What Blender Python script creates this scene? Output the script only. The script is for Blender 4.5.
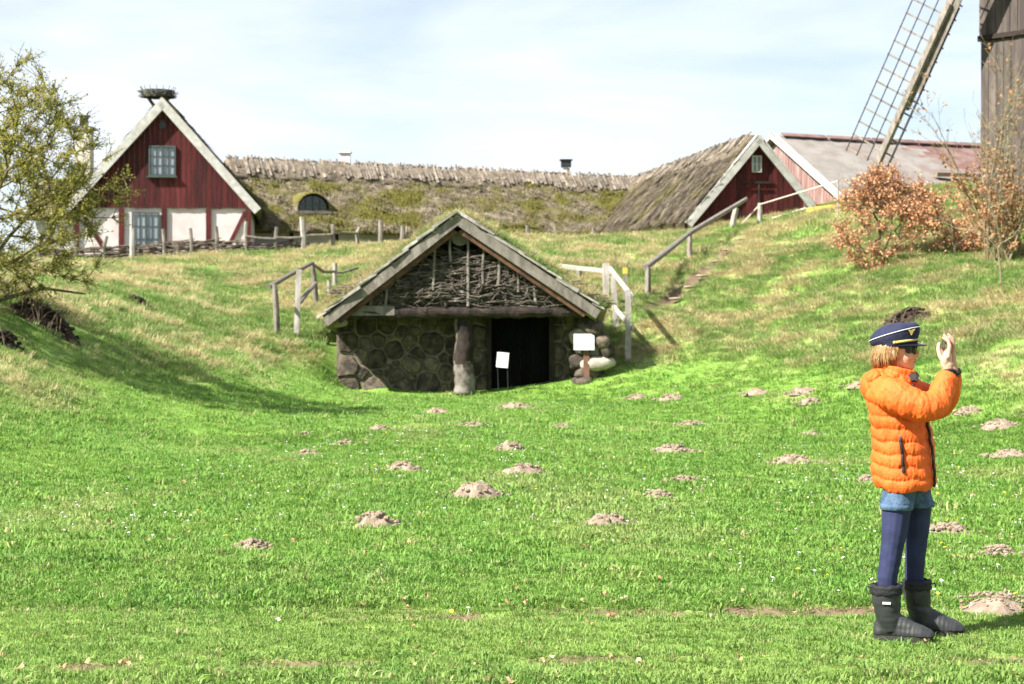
import bpy, bmesh, math, random
import numpy as np
from mathutils import Vector, Matrix

for o in list(bpy.data.objects):
    bpy.data.objects.remove(o)
random.seed(7)
RNG = np.random.default_rng(11)
sc = bpy.context.scene
COL = sc.collection
R = math.radians

# ------------------------------------------------------------------ camera
F = 1736.0      # focal length in pixels of a 1024 wide picture
HZ = 312.0      # picture row of the horizon
CZ = 1.5        # eye height
cam = bpy.data.cameras.new('camera')
cam_o = bpy.data.objects.new('camera', cam)
COL.objects.link(cam_o)
cam_o.location = (0, 0, CZ)
cam_o.rotation_euler = (R(90), 0, 0)
cam.sensor_width = 36
cam.lens = F / 1024 * 36
cam.shift_y = -(342 - HZ) / 1024
cam.clip_end = 6000
cam.clip_start = 0.1
cam.dof.use_dof = True
cam.dof.focus_distance = 8.6
cam.dof.aperture_fstop = 6.3
sc.camera = cam_o

# ------------------------------------------------------------------ sun, sky, exposure
SUN_EL = 43.0
SUN_AZ = 209.0          # direction TO the sun, degrees counter-clockwise from +X
sd = Vector((math.cos(R(SUN_AZ)) * math.cos(R(SUN_EL)), math.sin(R(SUN_AZ)) * math.cos(R(SUN_EL)), math.sin(R(SUN_EL))))
sun = bpy.data.lights.new('sun', 'SUN')
sun.energy = 5.0
sun.angle = R(0.53)
sun.color = (1.0, 0.955, 0.88)
sun_o = bpy.data.objects.new('sun', sun)
COL.objects.link(sun_o)
sun_o.location = (-30, -20, 40)
sun_o.rotation_euler = sd.to_track_quat('Z', 'Y').to_euler()

world = bpy.data.worlds.new('World')
sc.world = world
world.use_nodes = True
wt = world.node_tree
wt.nodes.clear()
w_out = wt.nodes.new('ShaderNodeOutputWorld')
w_bg = wt.nodes.new('ShaderNodeBackground')
w_sky = wt.nodes.new('ShaderNodeTexSky')
w_sky.sky_type = 'NISHITA'
w_sky.sun_disc = False
w_sky.sun_elevation = R(SUN_EL)
w_sky.sun_rotation = math.atan2(sd.x, sd.y)
w_sky.air_density = 1.0
w_sky.dust_density = 0.6
w_sky.ozone_density = 2.0
w_tc = wt.nodes.new('ShaderNodeTexCoord')
w_map = wt.nodes.new('ShaderNodeMapping')
w_map.inputs['Scale'].default_value = (2.2, 2.2, 9.0)
w_map.inputs['Location'].default_value = (1.3, 0.4, 0.6)
w_n = wt.nodes.new('ShaderNodeTexNoise')
w_n.inputs['Scale'].default_value = 1.6
w_n.inputs['Detail'].default_value = 6
w_n.inputs['Roughness'].default_value = 0.52
w_n.inputs['Distortion'].default_value = 0.35
w_r = wt.nodes.new('ShaderNodeValToRGB')
w_r.color_ramp.elements[0].position = 0.36
w_r.color_ramp.elements[0].color = (0.33, 0.33, 0.33, 1)
w_r.color_ramp.elements[1].position = 0.66
w_r.color_ramp.elements[1].color = (0.97, 0.97, 0.97, 1)
w_mix = wt.nodes.new('ShaderNodeMix')
w_mix.data_type = 'RGBA'
w_mix.inputs['B'].default_value = (7.5, 8.05, 9.0, 1)
wt.links.new(w_tc.outputs['Generated'], w_map.inputs['Vector'])
wt.links.new(w_map.outputs['Vector'], w_n.inputs['Vector'])
wt.links.new(w_n.outputs['Fac'], w_r.inputs['Fac'])
wt.links.new(w_r.outputs['Color'], w_mix.inputs['Factor'])
wt.links.new(w_sky.outputs['Color'], w_mix.inputs['A'])
wt.links.new(w_mix.outputs['Result'], w_bg.inputs['Color'])
wt.links.new(w_bg.outputs['Background'], w_out.inputs['Surface'])
w_bg.inputs['Strength'].default_value = 0.0455

sc.view_settings.view_transform = 'Standard'
sc.view_settings.look = 'None'
sc.view_settings.exposure = 1.7
sc.view_settings.gamma = 1
sc.view_settings.use_curve_mapping = False
sc.cycles.max_bounces = 6
sc.cycles.transparent_max_bounces = 6
sc.cycles.use_denoising = True

# ------------------------------------------------------------------ numpy noise
_T = np.random.default_rng(5).random((256, 256))
def vnoise(x, y):
    x = np.asarray(x, float); y = np.asarray(y, float)
    xi = np.floor(x).astype(int); yi = np.floor(y).astype(int)
    fx = x - xi; fy = y - yi
    fx = fx * fx * (3 - 2 * fx); fy = fy * fy * (3 - 2 * fy)
    a = _T[xi & 255, yi & 255]; b = _T[(xi + 1) & 255, yi & 255]
    c = _T[xi & 255, (yi + 1) & 255]; d = _T[(xi + 1) & 255, (yi + 1) & 255]
    return (a * (1 - fx) + b * fx) * (1 - fy) + (c * (1 - fx) + d * fx) * fy
def fbm(x, y, o=4):
    s = 0; a = 0.5; t = 0
    for i in range(o):
        s = s + a * vnoise(x * 2 ** i + 17.3 * i, y * 2 ** i + 9.1 * i); t += a; a *= 0.5
    return s / t
def noise3(p):
    x, y, z = p[..., 0], p[..., 1], p[..., 2]
    return (vnoise(x + 3.1, y + z * 0.63) + vnoise(y + 11.7, z + x * 0.57) + vnoise(z + 5.3, x + y * 0.71)) / 3
def sstep(a, b, x):
    t = np.clip((np.asarray(x, float) - a) / (b - a), 0, 1)
    return t * t * (3 - 2 * t)

# ------------------------------------------------------------------ mesh builder
class MB:
    def __init__(self):
        self.v = []; self.f = []; self.m = []
    def add(self, vs, fs, mi=0):
        n = len(self.v)
        self.v.extend([tuple(map(float, p)) for p in vs])
        self.f.extend([tuple(i + n for i in q) for q in fs])
        self.m.extend([mi] * len(fs))
        return self
    def box(self, c, sx, sy, sz, ax=None, mi=0, jit=0.0):
        """box centred at c; ax = (u, v, w) unit axes"""
        c = Vector(c)
        u, v, w = [Vector(a) for a in (ax or ((1, 0, 0), (0, 1, 0), (0, 0, 1)))]
        vs = []
        for k in (-1, 1):
            for j in (-1, 1):
                for i in (-1, 1):
                    p = c + u * (i * sx / 2) + v * (j * sy / 2) + w * (k * sz / 2)
                    if jit: p += Vector([random.uniform(-jit, jit) for _ in range(3)])
                    vs.append(p)
        return self.add(vs, [(0, 2, 3, 1), (4, 5, 7, 6), (0, 1, 5, 4), (2, 6, 7, 3), (0, 4, 6, 2), (1, 3, 7, 5)], mi)
    def beam(self, p0, p1, w, h, up=(0, 0, 1), mi=0, jit=0.0):
        """rectangular bar from p0 to p1: h along up, w across"""
        p0 = Vector(p0); p1 = Vector(p1)
        u = (p1 - p0); L = u.length; u.normalize()
        s = u.cross(Vector(up))
        if s.length < 1e-4: s = u.cross(Vector((0, 1, 0)))
        s.normalize(); t = s.cross(u)
        return self.box((p0 + p1) / 2, L, w, h, (u, s, t), mi, jit)
    def tube(self, pts, rad, n=6, cap=True, mi=0, sq=None, jit=0):
        """tube through pts; rad = number or list; sq = (a, b) scales of the ring axes"""
        P = [Vector(p) for p in pts]
        if not hasattr(rad, '__len__'): rad = [rad] * len(P)
        vs = []; ref = None
        for i, p in enumerate(P):
            t = (P[min(i + 1, len(P) - 1)] - P[max(i - 1, 0)])
            if t.length < 1e-9: t = Vector((0, 0, 1))
            t.normalize()
            if ref is None:
                ref = Vector((0, 0, 1)) if abs(t.z) < 0.9 else Vector((1, 0, 0))
            a = ref - t * ref.dot(t)
            if a.length < 1e-4: a = t.orthogonal()
            a.normalize(); ref = a; b = t.cross(a)
            s1, s2 = sq or (1, 1)
            for k in range(n):
                q = 2 * math.pi * k / n
                r = rad[i] * (1 + (random.uniform(-jit, jit) if jit else 0))
                vs.append(p + a * (math.cos(q) * r * s1) + b * (math.sin(q) * r * s2))
        fs = []
        for i in range(len(P) - 1):
            for k in range(n):
                k2 = (k + 1) % n
                fs.append((i * n + k, i * n + k2, (i + 1) * n + k2, (i + 1) * n + k))
        if cap:
            fs.append(tuple(range(n - 1, -1, -1)))
            fs.append(tuple((len(P) - 1) * n + k for k in range(n)))
        return self.add(vs, fs, mi)
    def rings(self, rings, cap0=True, cap1=True, mi=0):
        n = len(rings[0]); vs = [p for r in rings for p in r]; fs = []
        for i in range(len(rings) - 1):
            for k in range(n):
                k2 = (k + 1) % n
                fs.append((i * n + k, i * n + k2, (i + 1) * n + k2, (i + 1) * n + k))
        if cap0: fs.append(tuple(range(n - 1, -1, -1)))
        if cap1: fs.append(tuple((len(rings) - 1) * n + k for k in range(n)))
        return self.add(vs, fs, mi)
    def prism(self, poly, d, mi=0):
        """closed polygon (3-D points) extruded along vector d"""
        d = Vector(d); n = len(poly)
        vs = [Vector(p) for p in poly] + [Vector(p) + d for p in poly]
        fs = [tuple(range(n - 1, -1, -1)), tuple(range(n, 2 * n))]
        fs += [(k, (k + 1) % n, (k + 1) % n + n, k + n) for k in range(n)]
        return self.add(vs, fs, mi)
    def ell(self, c, r, n=16, m=10, rot=None, mi=0, nz=0.0, seed=0.0, box=1.0):
        c = Vector(c); vs = []; fs = []
        if not hasattr(r, '__len__'): r = (r, r, r)
        for j in range(m + 1):
            th = math.pi * j / m
            for i in range(n):
                ph = 2 * math.pi * i / n
                d = Vector((math.sin(th) * math.cos(ph), math.sin(th) * math.sin(ph), math.cos(th)))
                k = 1.0
                if nz: k += nz * (float(noise3(np.array([d.x * 1.7 + seed, d.y * 1.7 - seed * 0.7, d.z * 1.7 + seed * 0.3]))) - 0.5) * 2
                if box != 1.0: d = Vector([math.copysign(abs(q) ** box, q) for q in d])
                p = Vector((d.x * r[0] * k, d.y * r[1] * k, d.z * r[2] * k))
                if rot is not None: p = rot @ p
                vs.append(c + p)
        for j in range(m):
            for i in range(n):
                i2 = (i + 1) % n
                fs.append((j * n + i, (j + 1) * n + i, (j + 1) * n + i2, j * n + i2))
        return self.add(vs, fs, mi)
    def capsule(self, p0, p1, r0, r1, n=14):
        p0 = Vector(p0); p1 = Vector(p1); d = (p1 - p0).normalized()
        pts = []; rad = []
        for k in range(5):
            q = math.pi / 2 * (1 - k / 4); pts.append(p0 - d * (r0 * math.sin(q))); rad.append(max(r0 * math.cos(q), 1e-3))
        for k in range(5):
            q = math.pi / 2 * k / 4; pts.append(p1 + d * (r1 * math.sin(q))); rad.append(max(r1 * math.cos(q), 1e-3))
        return self.tube(pts, rad, n)
    def chain(self, pts, rad, n=14):
        for i in range(len(pts) - 1): self.capsule(pts[i], pts[i + 1], rad[i], rad[i + 1], n)
        return self
    def mesh(self, name, off=(0, 0, 0)):
        me = bpy.data.meshes.new(name)
        v = np.array(self.v, float) - np.array(off, float) if self.v else np.zeros((0, 3))
        me.from_pydata(v.tolist(), [], self.f)
        if any(self.m): me.polygons.foreach_set('material_index', self.m)
        me.update()
        return me

BASE = {}
def finish(o, parent, label, cat, group, kind):
    COL.objects.link(o)
    if parent is not None: o.parent = parent
    if label: o['label'] = label
    if cat: o['category'] = cat
    if group: o['group'] = group
    if kind: o['kind'] = kind
    return o
def obj(name, mb, mat, parent=None, label=None, cat=None, group=None, kind=None, smooth=False, loc=None):
    """link a mesh built in world coordinates as one object"""
    off = Vector((0, 0, 0))
    if parent is not None: off = Vector(BASE[parent.name])
    elif loc is not None: off = Vector(loc)
    if isinstance(mb, MB): me = mb.mesh(name, off)
    else:
        me = mb; me.name = name; me.transform(Matrix.Translation(-off))
    for mm in (mat if isinstance(mat, (list, tuple)) else [mat]): me.materials.append(mm)
    if smooth: me.polygons.foreach_set('use_smooth', [True] * len(me.polygons))
    o = bpy.data.objects.new(name, me)
    if parent is None and loc is not None: o.location = loc
    finish(o, parent, label, cat, group, kind)
    BASE[o.name] = tuple(off)
    return o
def thing(name, loc, label, cat, group=None):
    o = bpy.data.objects.new(name, None)
    o.location = loc; o.empty_display_size = 0.2
    finish(o, None, label, cat, group, None)
    BASE[o.name] = tuple(loc)
    return o
def remesh(mb, voxel, smooth=2, disp=None):
    me = mb.mesh('tmp'); o = bpy.data.objects.new('tmp', me); COL.objects.link(o)
    m = o.modifiers.new('r', 'REMESH'); m.mode = 'VOXEL'; m.voxel_size = voxel
    if smooth:
        s = o.modifiers.new('s', 'SMOOTH'); s.iterations = smooth; s.factor = 0.5
    dg = bpy.context.evaluated_depsgraph_get(); dg.update()
    out = bpy.data.meshes.new_from_object(o.evaluated_get(dg))
    bpy.data.objects.remove(o); bpy.data.meshes.remove(me)
    if disp is not None:
        n = len(out.vertices); co = np.zeros(n * 3); no = np.zeros(n * 3)
        out.vertices.foreach_get('co', co); out.vertices.foreach_get('normal', no)
        co = co.reshape(-1, 3); no = no.reshape(-1, 3)
        co = co + disp(co, no)
        out.vertices.foreach_set('co', co.ravel()); out.update()
    return out

# ------------------------------------------------------------------ materials
MATS = {}
ALB = 0.83        # the photograph is exposed bright: paints and woods are kept a little darker than nominal
def mat(name, c1, c2=None, scale=4.0, rough=0.85, bump=0.0, bscale=None, stretch=(1, 1, 1), c3=None, p=(0.35, 0.65), var=0.0,
        detail=5, s3=None, p3=(0.5, 0.62), metal=0.0, spec=0.3, trans=0.0, coat=0.0, bdist=0.02):
    """noise mix of c1 and c2, patches of c3, per-object brightness variation"""
    if name in MATS: return MATS[name]
    c1 = tuple(q * ALB for q in c1); c2 = tuple(q * ALB for q in c2) if c2 else None; c3 = tuple(q * ALB for q in c3) if c3 else None
    m = bpy.data.materials.new(name); m.use_nodes = True; MATS[name] = m
    nt = m.node_tree; nt.nodes.clear(); N = nt.nodes.new; L = nt.links.new
    out = N('ShaderNodeOutputMaterial'); b = N('ShaderNodeBsdfPrincipled')
    b.inputs['Roughness'].default_value = rough; b.inputs['Metallic'].default_value = metal
    b.inputs['Specular IOR Level'].default_value = spec
    if coat: b.inputs['Coat Weight'].default_value = coat
    geo = N('ShaderNodeNewGeometry'); mp = N('ShaderNodeMapping'); mp.inputs['Scale'].default_value = stretch
    L(geo.outputs['Position'], mp.inputs['Vector'])
    def noise(s, d=detail, r=0.6):
        n = N('ShaderNodeTexNoise'); n.inputs['Scale'].default_value = s; n.inputs['Detail'].default_value = d
        n.inputs['Roughness'].default_value = r; L(mp.outputs['Vector'], n.inputs['Vector']); return n.outputs['Fac']
    def ramp(fac, a, bb):
        r = N('ShaderNodeMapRange'); r.inputs['From Min'].default_value = a; r.inputs['From Max'].default_value = bb
        r.interpolation_type = 'SMOOTHSTEP'; L(fac, r.inputs['Value']); return r.outputs['Result']
    def mix(f, A, B):
        x = N('ShaderNodeMix'); x.data_type = 'RGBA'
        if hasattr(f, 'links') or hasattr(f, 'node'): L(f, x.inputs['Factor'])
        for val, k in ((A, 'A'), (B, 'B')):
            if isinstance(val, tuple): x.inputs[k].default_value = val + (1,)
            else: L(val, x.inputs[k])
        return x.outputs['Result']
    col = tuple(c1)
    if c2 is not None: col = mix(ramp(noise(scale), *p), tuple(c1), tuple(c2))
    if c3 is not None: col = mix(ramp(noise(s3 or scale * 0.3, 4), *p3), col, tuple(c3))
    if var:
        oi = N('ShaderNodeObjectInfo'); mr = N('ShaderNodeMapRange')
        mr.inputs['To Min'].default_value = 1 - var; mr.inputs['To Max'].default_value = 1 + var
        L(oi.outputs['Random'], mr.inputs['Value'])
        hs = N('ShaderNodeHueSaturation'); L(mr.outputs['Result'], hs.inputs['Value'])
        if isinstance(col, tuple): hs.inputs['Color'].default_value = col + (1,)
        else: L(col, hs.inputs['Color'])
        col = hs.outputs['Color']
    if isinstance(col, tuple): b.inputs['Base Color'].default_value = col + (1,)
    else: L(col, b.inputs['Base Color'])
    if bump:
        bp = N('ShaderNodeBump'); bp.inputs['Strength'].default_value = bump; bp.inputs['Distance'].default_value = bdist
        L(noise(bscale or scale * 3, 6, 0.65), bp.inputs['Height']); L(bp.outputs['Normal'], b.inputs['Normal'])
    sh = b.outputs['BSDF']
    if trans:
        t = N('ShaderNodeBsdfTranslucent'); x = N('ShaderNodeMixShader'); x.inputs['Fac'].default_value = trans
        if isinstance(col, tuple): t.inputs['Color'].default_value = col + (1,)
        else: L(col, t.inputs['Color'])
        L(sh, x.inputs[1]); L(t.outputs['BSDF'], x.inputs[2]); sh = x.outputs['Shader']
    L(sh, out.inputs['Surface'])
    return m

M = {}
M['grey_wood'] = mat('weathered grey wood', (0.25, 0.222, 0.19), (0.14, 0.122, 0.10), 9, 0.9, 0.5, 30, (1, 1, 0.35), var=0.18)
M['pale_wood'] = mat('pale bleached wood', (0.43, 0.40, 0.36), (0.28, 0.255, 0.22), 8, 0.9, 0.4, 30, (1, 1, 0.5), var=0.14)
M['dark_wood'] = mat('old dark wood', (0.04, 0.027, 0.02), (0.016, 0.011, 0.009), 7, 0.9, 0.5, 25, (1, 1, 0.4), var=0.2)
M['post_wood'] = mat('flaking dark post', (0.045, 0.031, 0.025), (0.016, 0.012, 0.010), 7, 0.95, 1.0, 26, (1, 1, 0.35), c3=(0.17, 0.14, 0.12), s3=2.4, p3=(0.6, 0.7))
M['post_base'] = mat('worn pale post base', (0.23, 0.205, 0.18), (0.09, 0.072, 0.06), 6, 0.9, 0.5, 25, c3=(0.09, 0.06, 0.045), s3=3, p3=(0.55, 0.66))  # paler tone puts sunlight on the post's foot into the colour, besides wear
M['rafter'] = mat('reddish rafter', (0.13, 0.066, 0.036), (0.06, 0.031, 0.02), 6, 0.85, 0.4, 25, var=0.15)
M['red_plank'] = mat('falun red planks', (0.094, 0.0135, 0.0135), (0.05, 0.008, 0.0085), 3.0, 0.9, 0.35, 20, (1.6, 1.6, 0.25), c3=(0.135, 0.032, 0.03), s3=1.6, p3=(0.56, 0.8), var=0.32)
M['faded_plank'] = mat('faded pink planks', (0.30, 0.185, 0.165), (0.21, 0.115, 0.10), 3.0, 0.9, 0.35, 20, (1.6, 1.6, 0.25), c3=(0.40, 0.31, 0.28), s3=1.6, p3=(0.5, 0.75), var=0.16)
M['mill_plank'] = mat('weathered mill planks', (0.122, 0.10, 0.086), (0.062, 0.049, 0.043), 3.2, 0.9, 0.4, 22, (1.6, 1.6, 0.2), c3=(0.11, 0.075, 0.068), s3=1.2, p3=(0.52, 0.75), var=0.25)
M['white_wall'] = mat('limewashed wall', (0.66, 0.61, 0.60), (0.58, 0.50, 0.49), 1.8, 0.95, 0.3, 14, c3=(0.58, 0.42, 0.40), s3=1.1, p3=(0.6, 0.85))
M['white_trim'] = mat('weathered white paint', (0.54, 0.53, 0.50), (0.40, 0.385, 0.35), 4, 0.85, 0.2, 20, (1, 1, 1), var=0.08)
M['bright_white'] = mat('white paint', (0.74, 0.74, 0.73), (0.68, 0.68, 0.67), 3, 0.7)
M['green_paint'] = mat('grey green window paint', (0.072, 0.10, 0.085), (0.05, 0.072, 0.062), 8, 0.6)
M['pane'] = mat('window pane', (0.20, 0.235, 0.285), (0.27, 0.30, 0.345), 1.5, 0.16, spec=0.7)
M['dark_pane'] = mat('dark window pane', (0.02, 0.028, 0.03), (0.035, 0.05, 0.045), 3, 0.15, spec=0.6)
M['thatch'] = mat('mossy reed thatch', (0.345, 0.285, 0.20), (0.13, 0.104, 0.068), 3.4, 0.95, 1.0, 9, (1.0, 1.0, 1.6), c3=(0.155, 0.142, 0.026), s3=0.8, p3=(0.36, 0.6), bdist=0.14, detail=8)
M['thatch_dry'] = mat('grey reed thatch', (0.185, 0.15, 0.108), (0.10, 0.079, 0.055), 4.0, 0.95, 1.0, 10, (1.0, 1.0, 1.4), c3=(0.15, 0.128, 0.05), s3=0.5, p3=(0.46, 0.68), bdist=0.08, detail=8)
M['ridge_straw'] = mat('pale ridge straw', (0.23, 0.185, 0.135), (0.11, 0.088, 0.062), 4, 0.95, 1.0, 9, bdist=0.06)
M['ridge_wood'] = mat('ridge timber', (0.29, 0.245, 0.195), (0.12, 0.097, 0.075), 5, 0.9, 0.3, 20, var=0.3)
M['barn_roof'] = mat('faded barn roofing', (0.24, 0.218, 0.195), (0.18, 0.16, 0.142), 1.2, 0.9, 0.5, 10, c3=(0.19, 0.13, 0.115), s3=0.3, p3=(0.55, 0.75), detail=8)
M['barn_ridge'] = mat('red brown ridge boards', (0.135, 0.07, 0.06), (0.19, 0.125, 0.11), 1.6, 0.9, 0.4, 10, var=0.2)
M['chimney'] = mat('cream plaster', (0.62, 0.58, 0.50), (0.46, 0.42, 0.35), 3, 0.95, 0.3)
M['black_metal'] = mat('black sheet metal', (0.02, 0.022, 0.026), (0.035, 0.036, 0.04), 5, 0.5)
M['stone'] = mat('dark fieldstone', (0.135, 0.106, 0.076), (0.04, 0.033, 0.028), 6, 0.92, 0.9, 22, c3=(0.075, 0.07, 0.04), s3=2.6, p3=(0.6, 0.76), var=0.5)
M['stone_pale'] = mat('pale fieldstone', (0.42, 0.37, 0.31), (0.26, 0.22, 0.18), 5, 0.92, 0.6, 18, var=0.3)
M['mortar'] = mat('mossy mortar', (0.24, 0.208, 0.15), (0.12, 0.102, 0.072), 3.5, 0.95, 0.9, 20, c3=(0.15, 0.14, 0.08), s3=1.6, p3=(0.55, 0.7))
M['door'] = mat('tarred door', (0.003, 0.003, 0.0032), (0.006, 0.005, 0.005), 6, 0.75, 0.3, 30, (1, 1, 0.3), var=0.3, spec=0.05)
M['paper'] = mat('white board', (0.82, 0.82, 0.82), (0.77, 0.77, 0.78), 4, 0.6)
M['ink'] = mat('grey print', (0.33, 0.33, 0.35), rough=0.8)
M['sign_post'] = mat('brown sign post', (0.20, 0.105, 0.07), (0.13, 0.065, 0.045), 8, 0.8, 0.3)
M['twig'] = mat('dry hazel twigs', (0.145, 0.12, 0.097), (0.055, 0.045, 0.036), 9, 0.9, c3=(0.34, 0.31, 0.26), s3=5, p3=(0.58, 0.7))
M['wattle'] = mat('woven branches', (0.17, 0.135, 0.105), (0.075, 0.058, 0.045), 6, 0.9, c3=(0.33, 0.31, 0.29), s3=2.2, p3=(0.6, 0.72))
M['soil'] = mat('dry mole soil', (0.35, 0.272, 0.20), (0.225, 0.168, 0.12), 14, 0.95, 0.8, 60, bdist=0.02)
M['dark_soil'] = mat('moist dark soil', (0.06, 0.04, 0.026), (0.026, 0.017, 0.012), 8, 0.95, 0.9, 40, bdist=0.03)
M['turf'] = mat('dry turf', (0.27, 0.24, 0.09), (0.16, 0.17, 0.05), 6, 0.95, 0.8, 30)
M['root'] = mat('bare roots', (0.15, 0.11, 0.075), (0.08, 0.058, 0.04), 9, 0.9)
M['bark'] = mat('olive lichen bark', (0.19, 0.16, 0.06), (0.10, 0.08, 0.04), 9, 0.9, 0.5, 30)
M['bark_grey'] = mat('grey shrub bark', (0.26, 0.22, 0.14), (0.17, 0.15, 0.075), 9, 0.9, 0.4, 30)
M['bark_brown'] = mat('brown twig bark', (0.17, 0.115, 0.075), (0.10, 0.07, 0.048), 9, 0.9)
M['yellow'] = mat('yellow paint', (0.75, 0.47, 0.07), (0.62, 0.40, 0.08), 3, 0.6)
M['rope'] = mat('pale rope', (0.62, 0.56, 0.48), rough=0.9)
M['nest'] = mat('dark nest sticks', (0.045, 0.045, 0.04), (0.085, 0.08, 0.06), 5, 0.9)

# ------------------------------------------------------------------ terrain
def C(px, py, d):
    return ((px - 512) / F * d, d, CZ + (HZ - py) / F * d)
# the lawn, the bank on the left, the hollow with the cellar, the slope on the right and the farmyard plateau
_cp = [C(*q) for q in [
    (0, 482, 15.3), (0, 420, 18.2), (0, 380, 20.5), (0, 345, 23.5), (30, 318, 26.5), (60, 300, 29), (0, 292, 29.5),
    (100, 440, 20.5), (100, 390, 23.5), (100, 345, 27.5), (100, 305, 32), (110, 285, 40), (100, 271, 50), (100, 263, 60),
    (200, 425, 23), (190, 385, 27), (180, 345, 31.5), (190, 310, 37), (180, 283, 44), (180, 269, 52), (180, 259, 60),
    (300, 402, 28.5), (270, 372, 32), (260, 335, 37), (270, 305, 42), (290, 280, 47), (290, 262, 54), (290, 253, 60),
    (325, 388, 34.2), (331, 383, 35.3), (317, 350, 36.6), (312, 350, 36.5), (300, 320, 39.5), (330, 300, 42),
    (400, 268, 50), (400, 250, 57), (400, 244, 62), (520, 262, 50), (520, 247, 57), (520, 238, 64), (600, 258, 50), (600, 245, 56), (600, 239, 64),
    (612, 372, 35.8), (618, 340, 37.6), (625, 310, 40.5), (650, 295, 43), (690, 262, 51), (738, 231, 58), (690, 232, 61),
    (690, 374, 34.6), (690, 350, 37), (700, 320, 40.5), (740, 355, 35.5), (760, 320, 39), (760, 280, 44), (760, 245, 51), (770, 226, 57),
    (800, 365, 32), (820, 330, 35.5), (830, 290, 40), (840, 250, 46), (845, 211, 54), (815, 210, 61),
    (900, 372, 27.5), (900, 340, 30.5), (900, 300, 35), (890, 270, 38.5), (900, 240, 43), (920, 205, 50),
    (1000, 385, 24.5), (1000, 345, 28), (1000, 300, 33), (1000, 262, 38), (1010, 225, 43), (1020, 195, 49),
]]
_cp += [(x, y, z) for (x, y, z) in [
    # the lawn itself
    (-6, 2, 0.03), (0, 2, 0), (6, 2, 0), (-5, 8, 0.03), (-2, 8, 0), (2, 8, 0), (5, 8, 0.02), (-3.6, 12, 0.03), (0, 12, -0.03), (4, 12, 0.0), (-3.4, 17, 0.03), (0, 17, -0.05), (3, 17, -0.04), (6, 17, 0.08),
    (-2.6, 22, -0.03), (1, 22, -0.08), (5, 22, -0.02), (-3, 28, -0.02), (0, 28, -0.1), (4, 27, -0.04), (-2, 33, -0.12), (0, 35.5, -0.13), (1.5, 35, -0.11), (-3.2, 35.5, -0.10), (3, 32, -0.05),
    (-1, 36.5, -0.12), (-2.5, 38.2, 0.3), (-1, 38.2, 0.3), (1, 38.2, 0.3), (-3, 42, 1.6), (-1, 42.5, 1.7), (1, 42, 1.7), (-1, 46, 2.6),
    # out of the frame
    (-8, 12, 0.5), (-9, 20, 1.5), (-10, 28, 2.3), (-12, 40, 2.6), (-18, 50, 3.2), (-22, 62, 3.6), (-14, 12, 1.1), (-25, 30, 3),
    (9, 12, 0.15), (10, 22, 0.9), (13, 30, 2.4), (16, 40, 4.2), (20, 50, 5.4), (18, 60, 6.0), (30, 40, 5.0), (25, 20, 2.0),
    (-40, 0, 1), (40, 0, 1), (0, -15, 0), (0, -50, 0), (-50, -40, 0), (50, -40, 0), (-60, 50, 3), (60, 50, 5),
    (-13, 68, 3.75), (-13, 80, 4.0), (0, 72, 4.3), (0, 85, 4.3), (9, 70, 4.9), (14, 66, 5.9), (14, 80, 5.9), (25, 72, 6.2), (25, 90, 5.5),
    (0, 120, 3.8), (-40, 100, 3.2), (40, 110, 4), (-80, 160, 2), (80, 160, 2.5), (0, 200, 2), (-150, 300, 0), (150, 300, 0), (0, 400, -1), (0, 700, -3), (-400, 500, -3), (400, 500, -3),
]]
_cp = np.array(_cp)
def _w(y):      # squeeze far distances so the fit keeps its smoothness near and far
    return np.where(y < 60, y, 60 + 40 * np.log1p(np.maximum(y - 60, 0) / 40))
def _wx(x):
    return np.sign(x) * np.where(np.abs(x) < 30, np.abs(x), 30 + 40 * np.log1p(np.maximum(np.abs(x) - 30, 0) / 40))
_cx = np.stack([_wx(_cp[:, 0]) * 1.25, _w(_cp[:, 1])], 1)
def _ker(r2): return np.sqrt(r2 + 3.2 ** 2)
_A = _ker(((_cx[:, None] - _cx[None]) ** 2).sum(-1)) - np.eye(len(_cx)) * 0.06
_zm = _cp[:, 2].mean()
_wt = np.linalg.solve(_A, _cp[:, 2] - _zm)
def ground(x, y, detail=True):
    x = np.atleast_1d(np.asarray(x, float)); y = np.atleast_1d(np.asarray(y, float))
    q = np.stack([_wx(x) * 1.25, _w(y)], 1)
    z = np.zeros(len(q)) + _zm
    for i in range(0, len(q), 20000):
        z[i:i + 20000] += _ker(((q[i:i + 20000, None] - _cx[None]) ** 2).sum(-1)) @ _wt
    z = z - 0.42 * np.exp(-((x + 3.38) / 0.5) ** 2 - ((y - 35.85) / 0.75) ** 2)      # the cellar's left corner is dug free
    if detail:
        rough = sstep(0.12, 0.7, z) * (1 - sstep(90, 130, y))
        z = z + 0.05 * (fbm(x * 0.55 + 40, y * 0.45 + 11, 3) - 0.5) * (0.6 + rough)
        z = z + rough * (0.34 * (fbm(x * 0.8 + 3, y * 0.55 + 7, 4) - 0.5) + 0.13 * (fbm(x * 2.6 + 3, y * 2.0 + 7, 3) - 0.5))
        z = z + 0.015 * (fbm(x * 3.1, y * 3.1, 3) - 0.5)
    return z
def gz(x, y): return float(ground(x, y)[0])
def hit(px, py):
    """where the sight line through a picture point meets the ground"""
    d = np.concatenate([np.arange(4, 40, 0.1), np.arange(40, 90, 0.2)])
    x = (px - 512) / F * d; zr = CZ + (HZ - py) / F * d
    k = np.nonzero(zr <= ground(x, d))[0]
    i = k[0] if len(k) else len(d) - 1
    return Vector((x[i], d[i], float(ground(x[i], d[i])[0])))
def up_to(px, py, d): return Vector(C(px, py, d))

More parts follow.
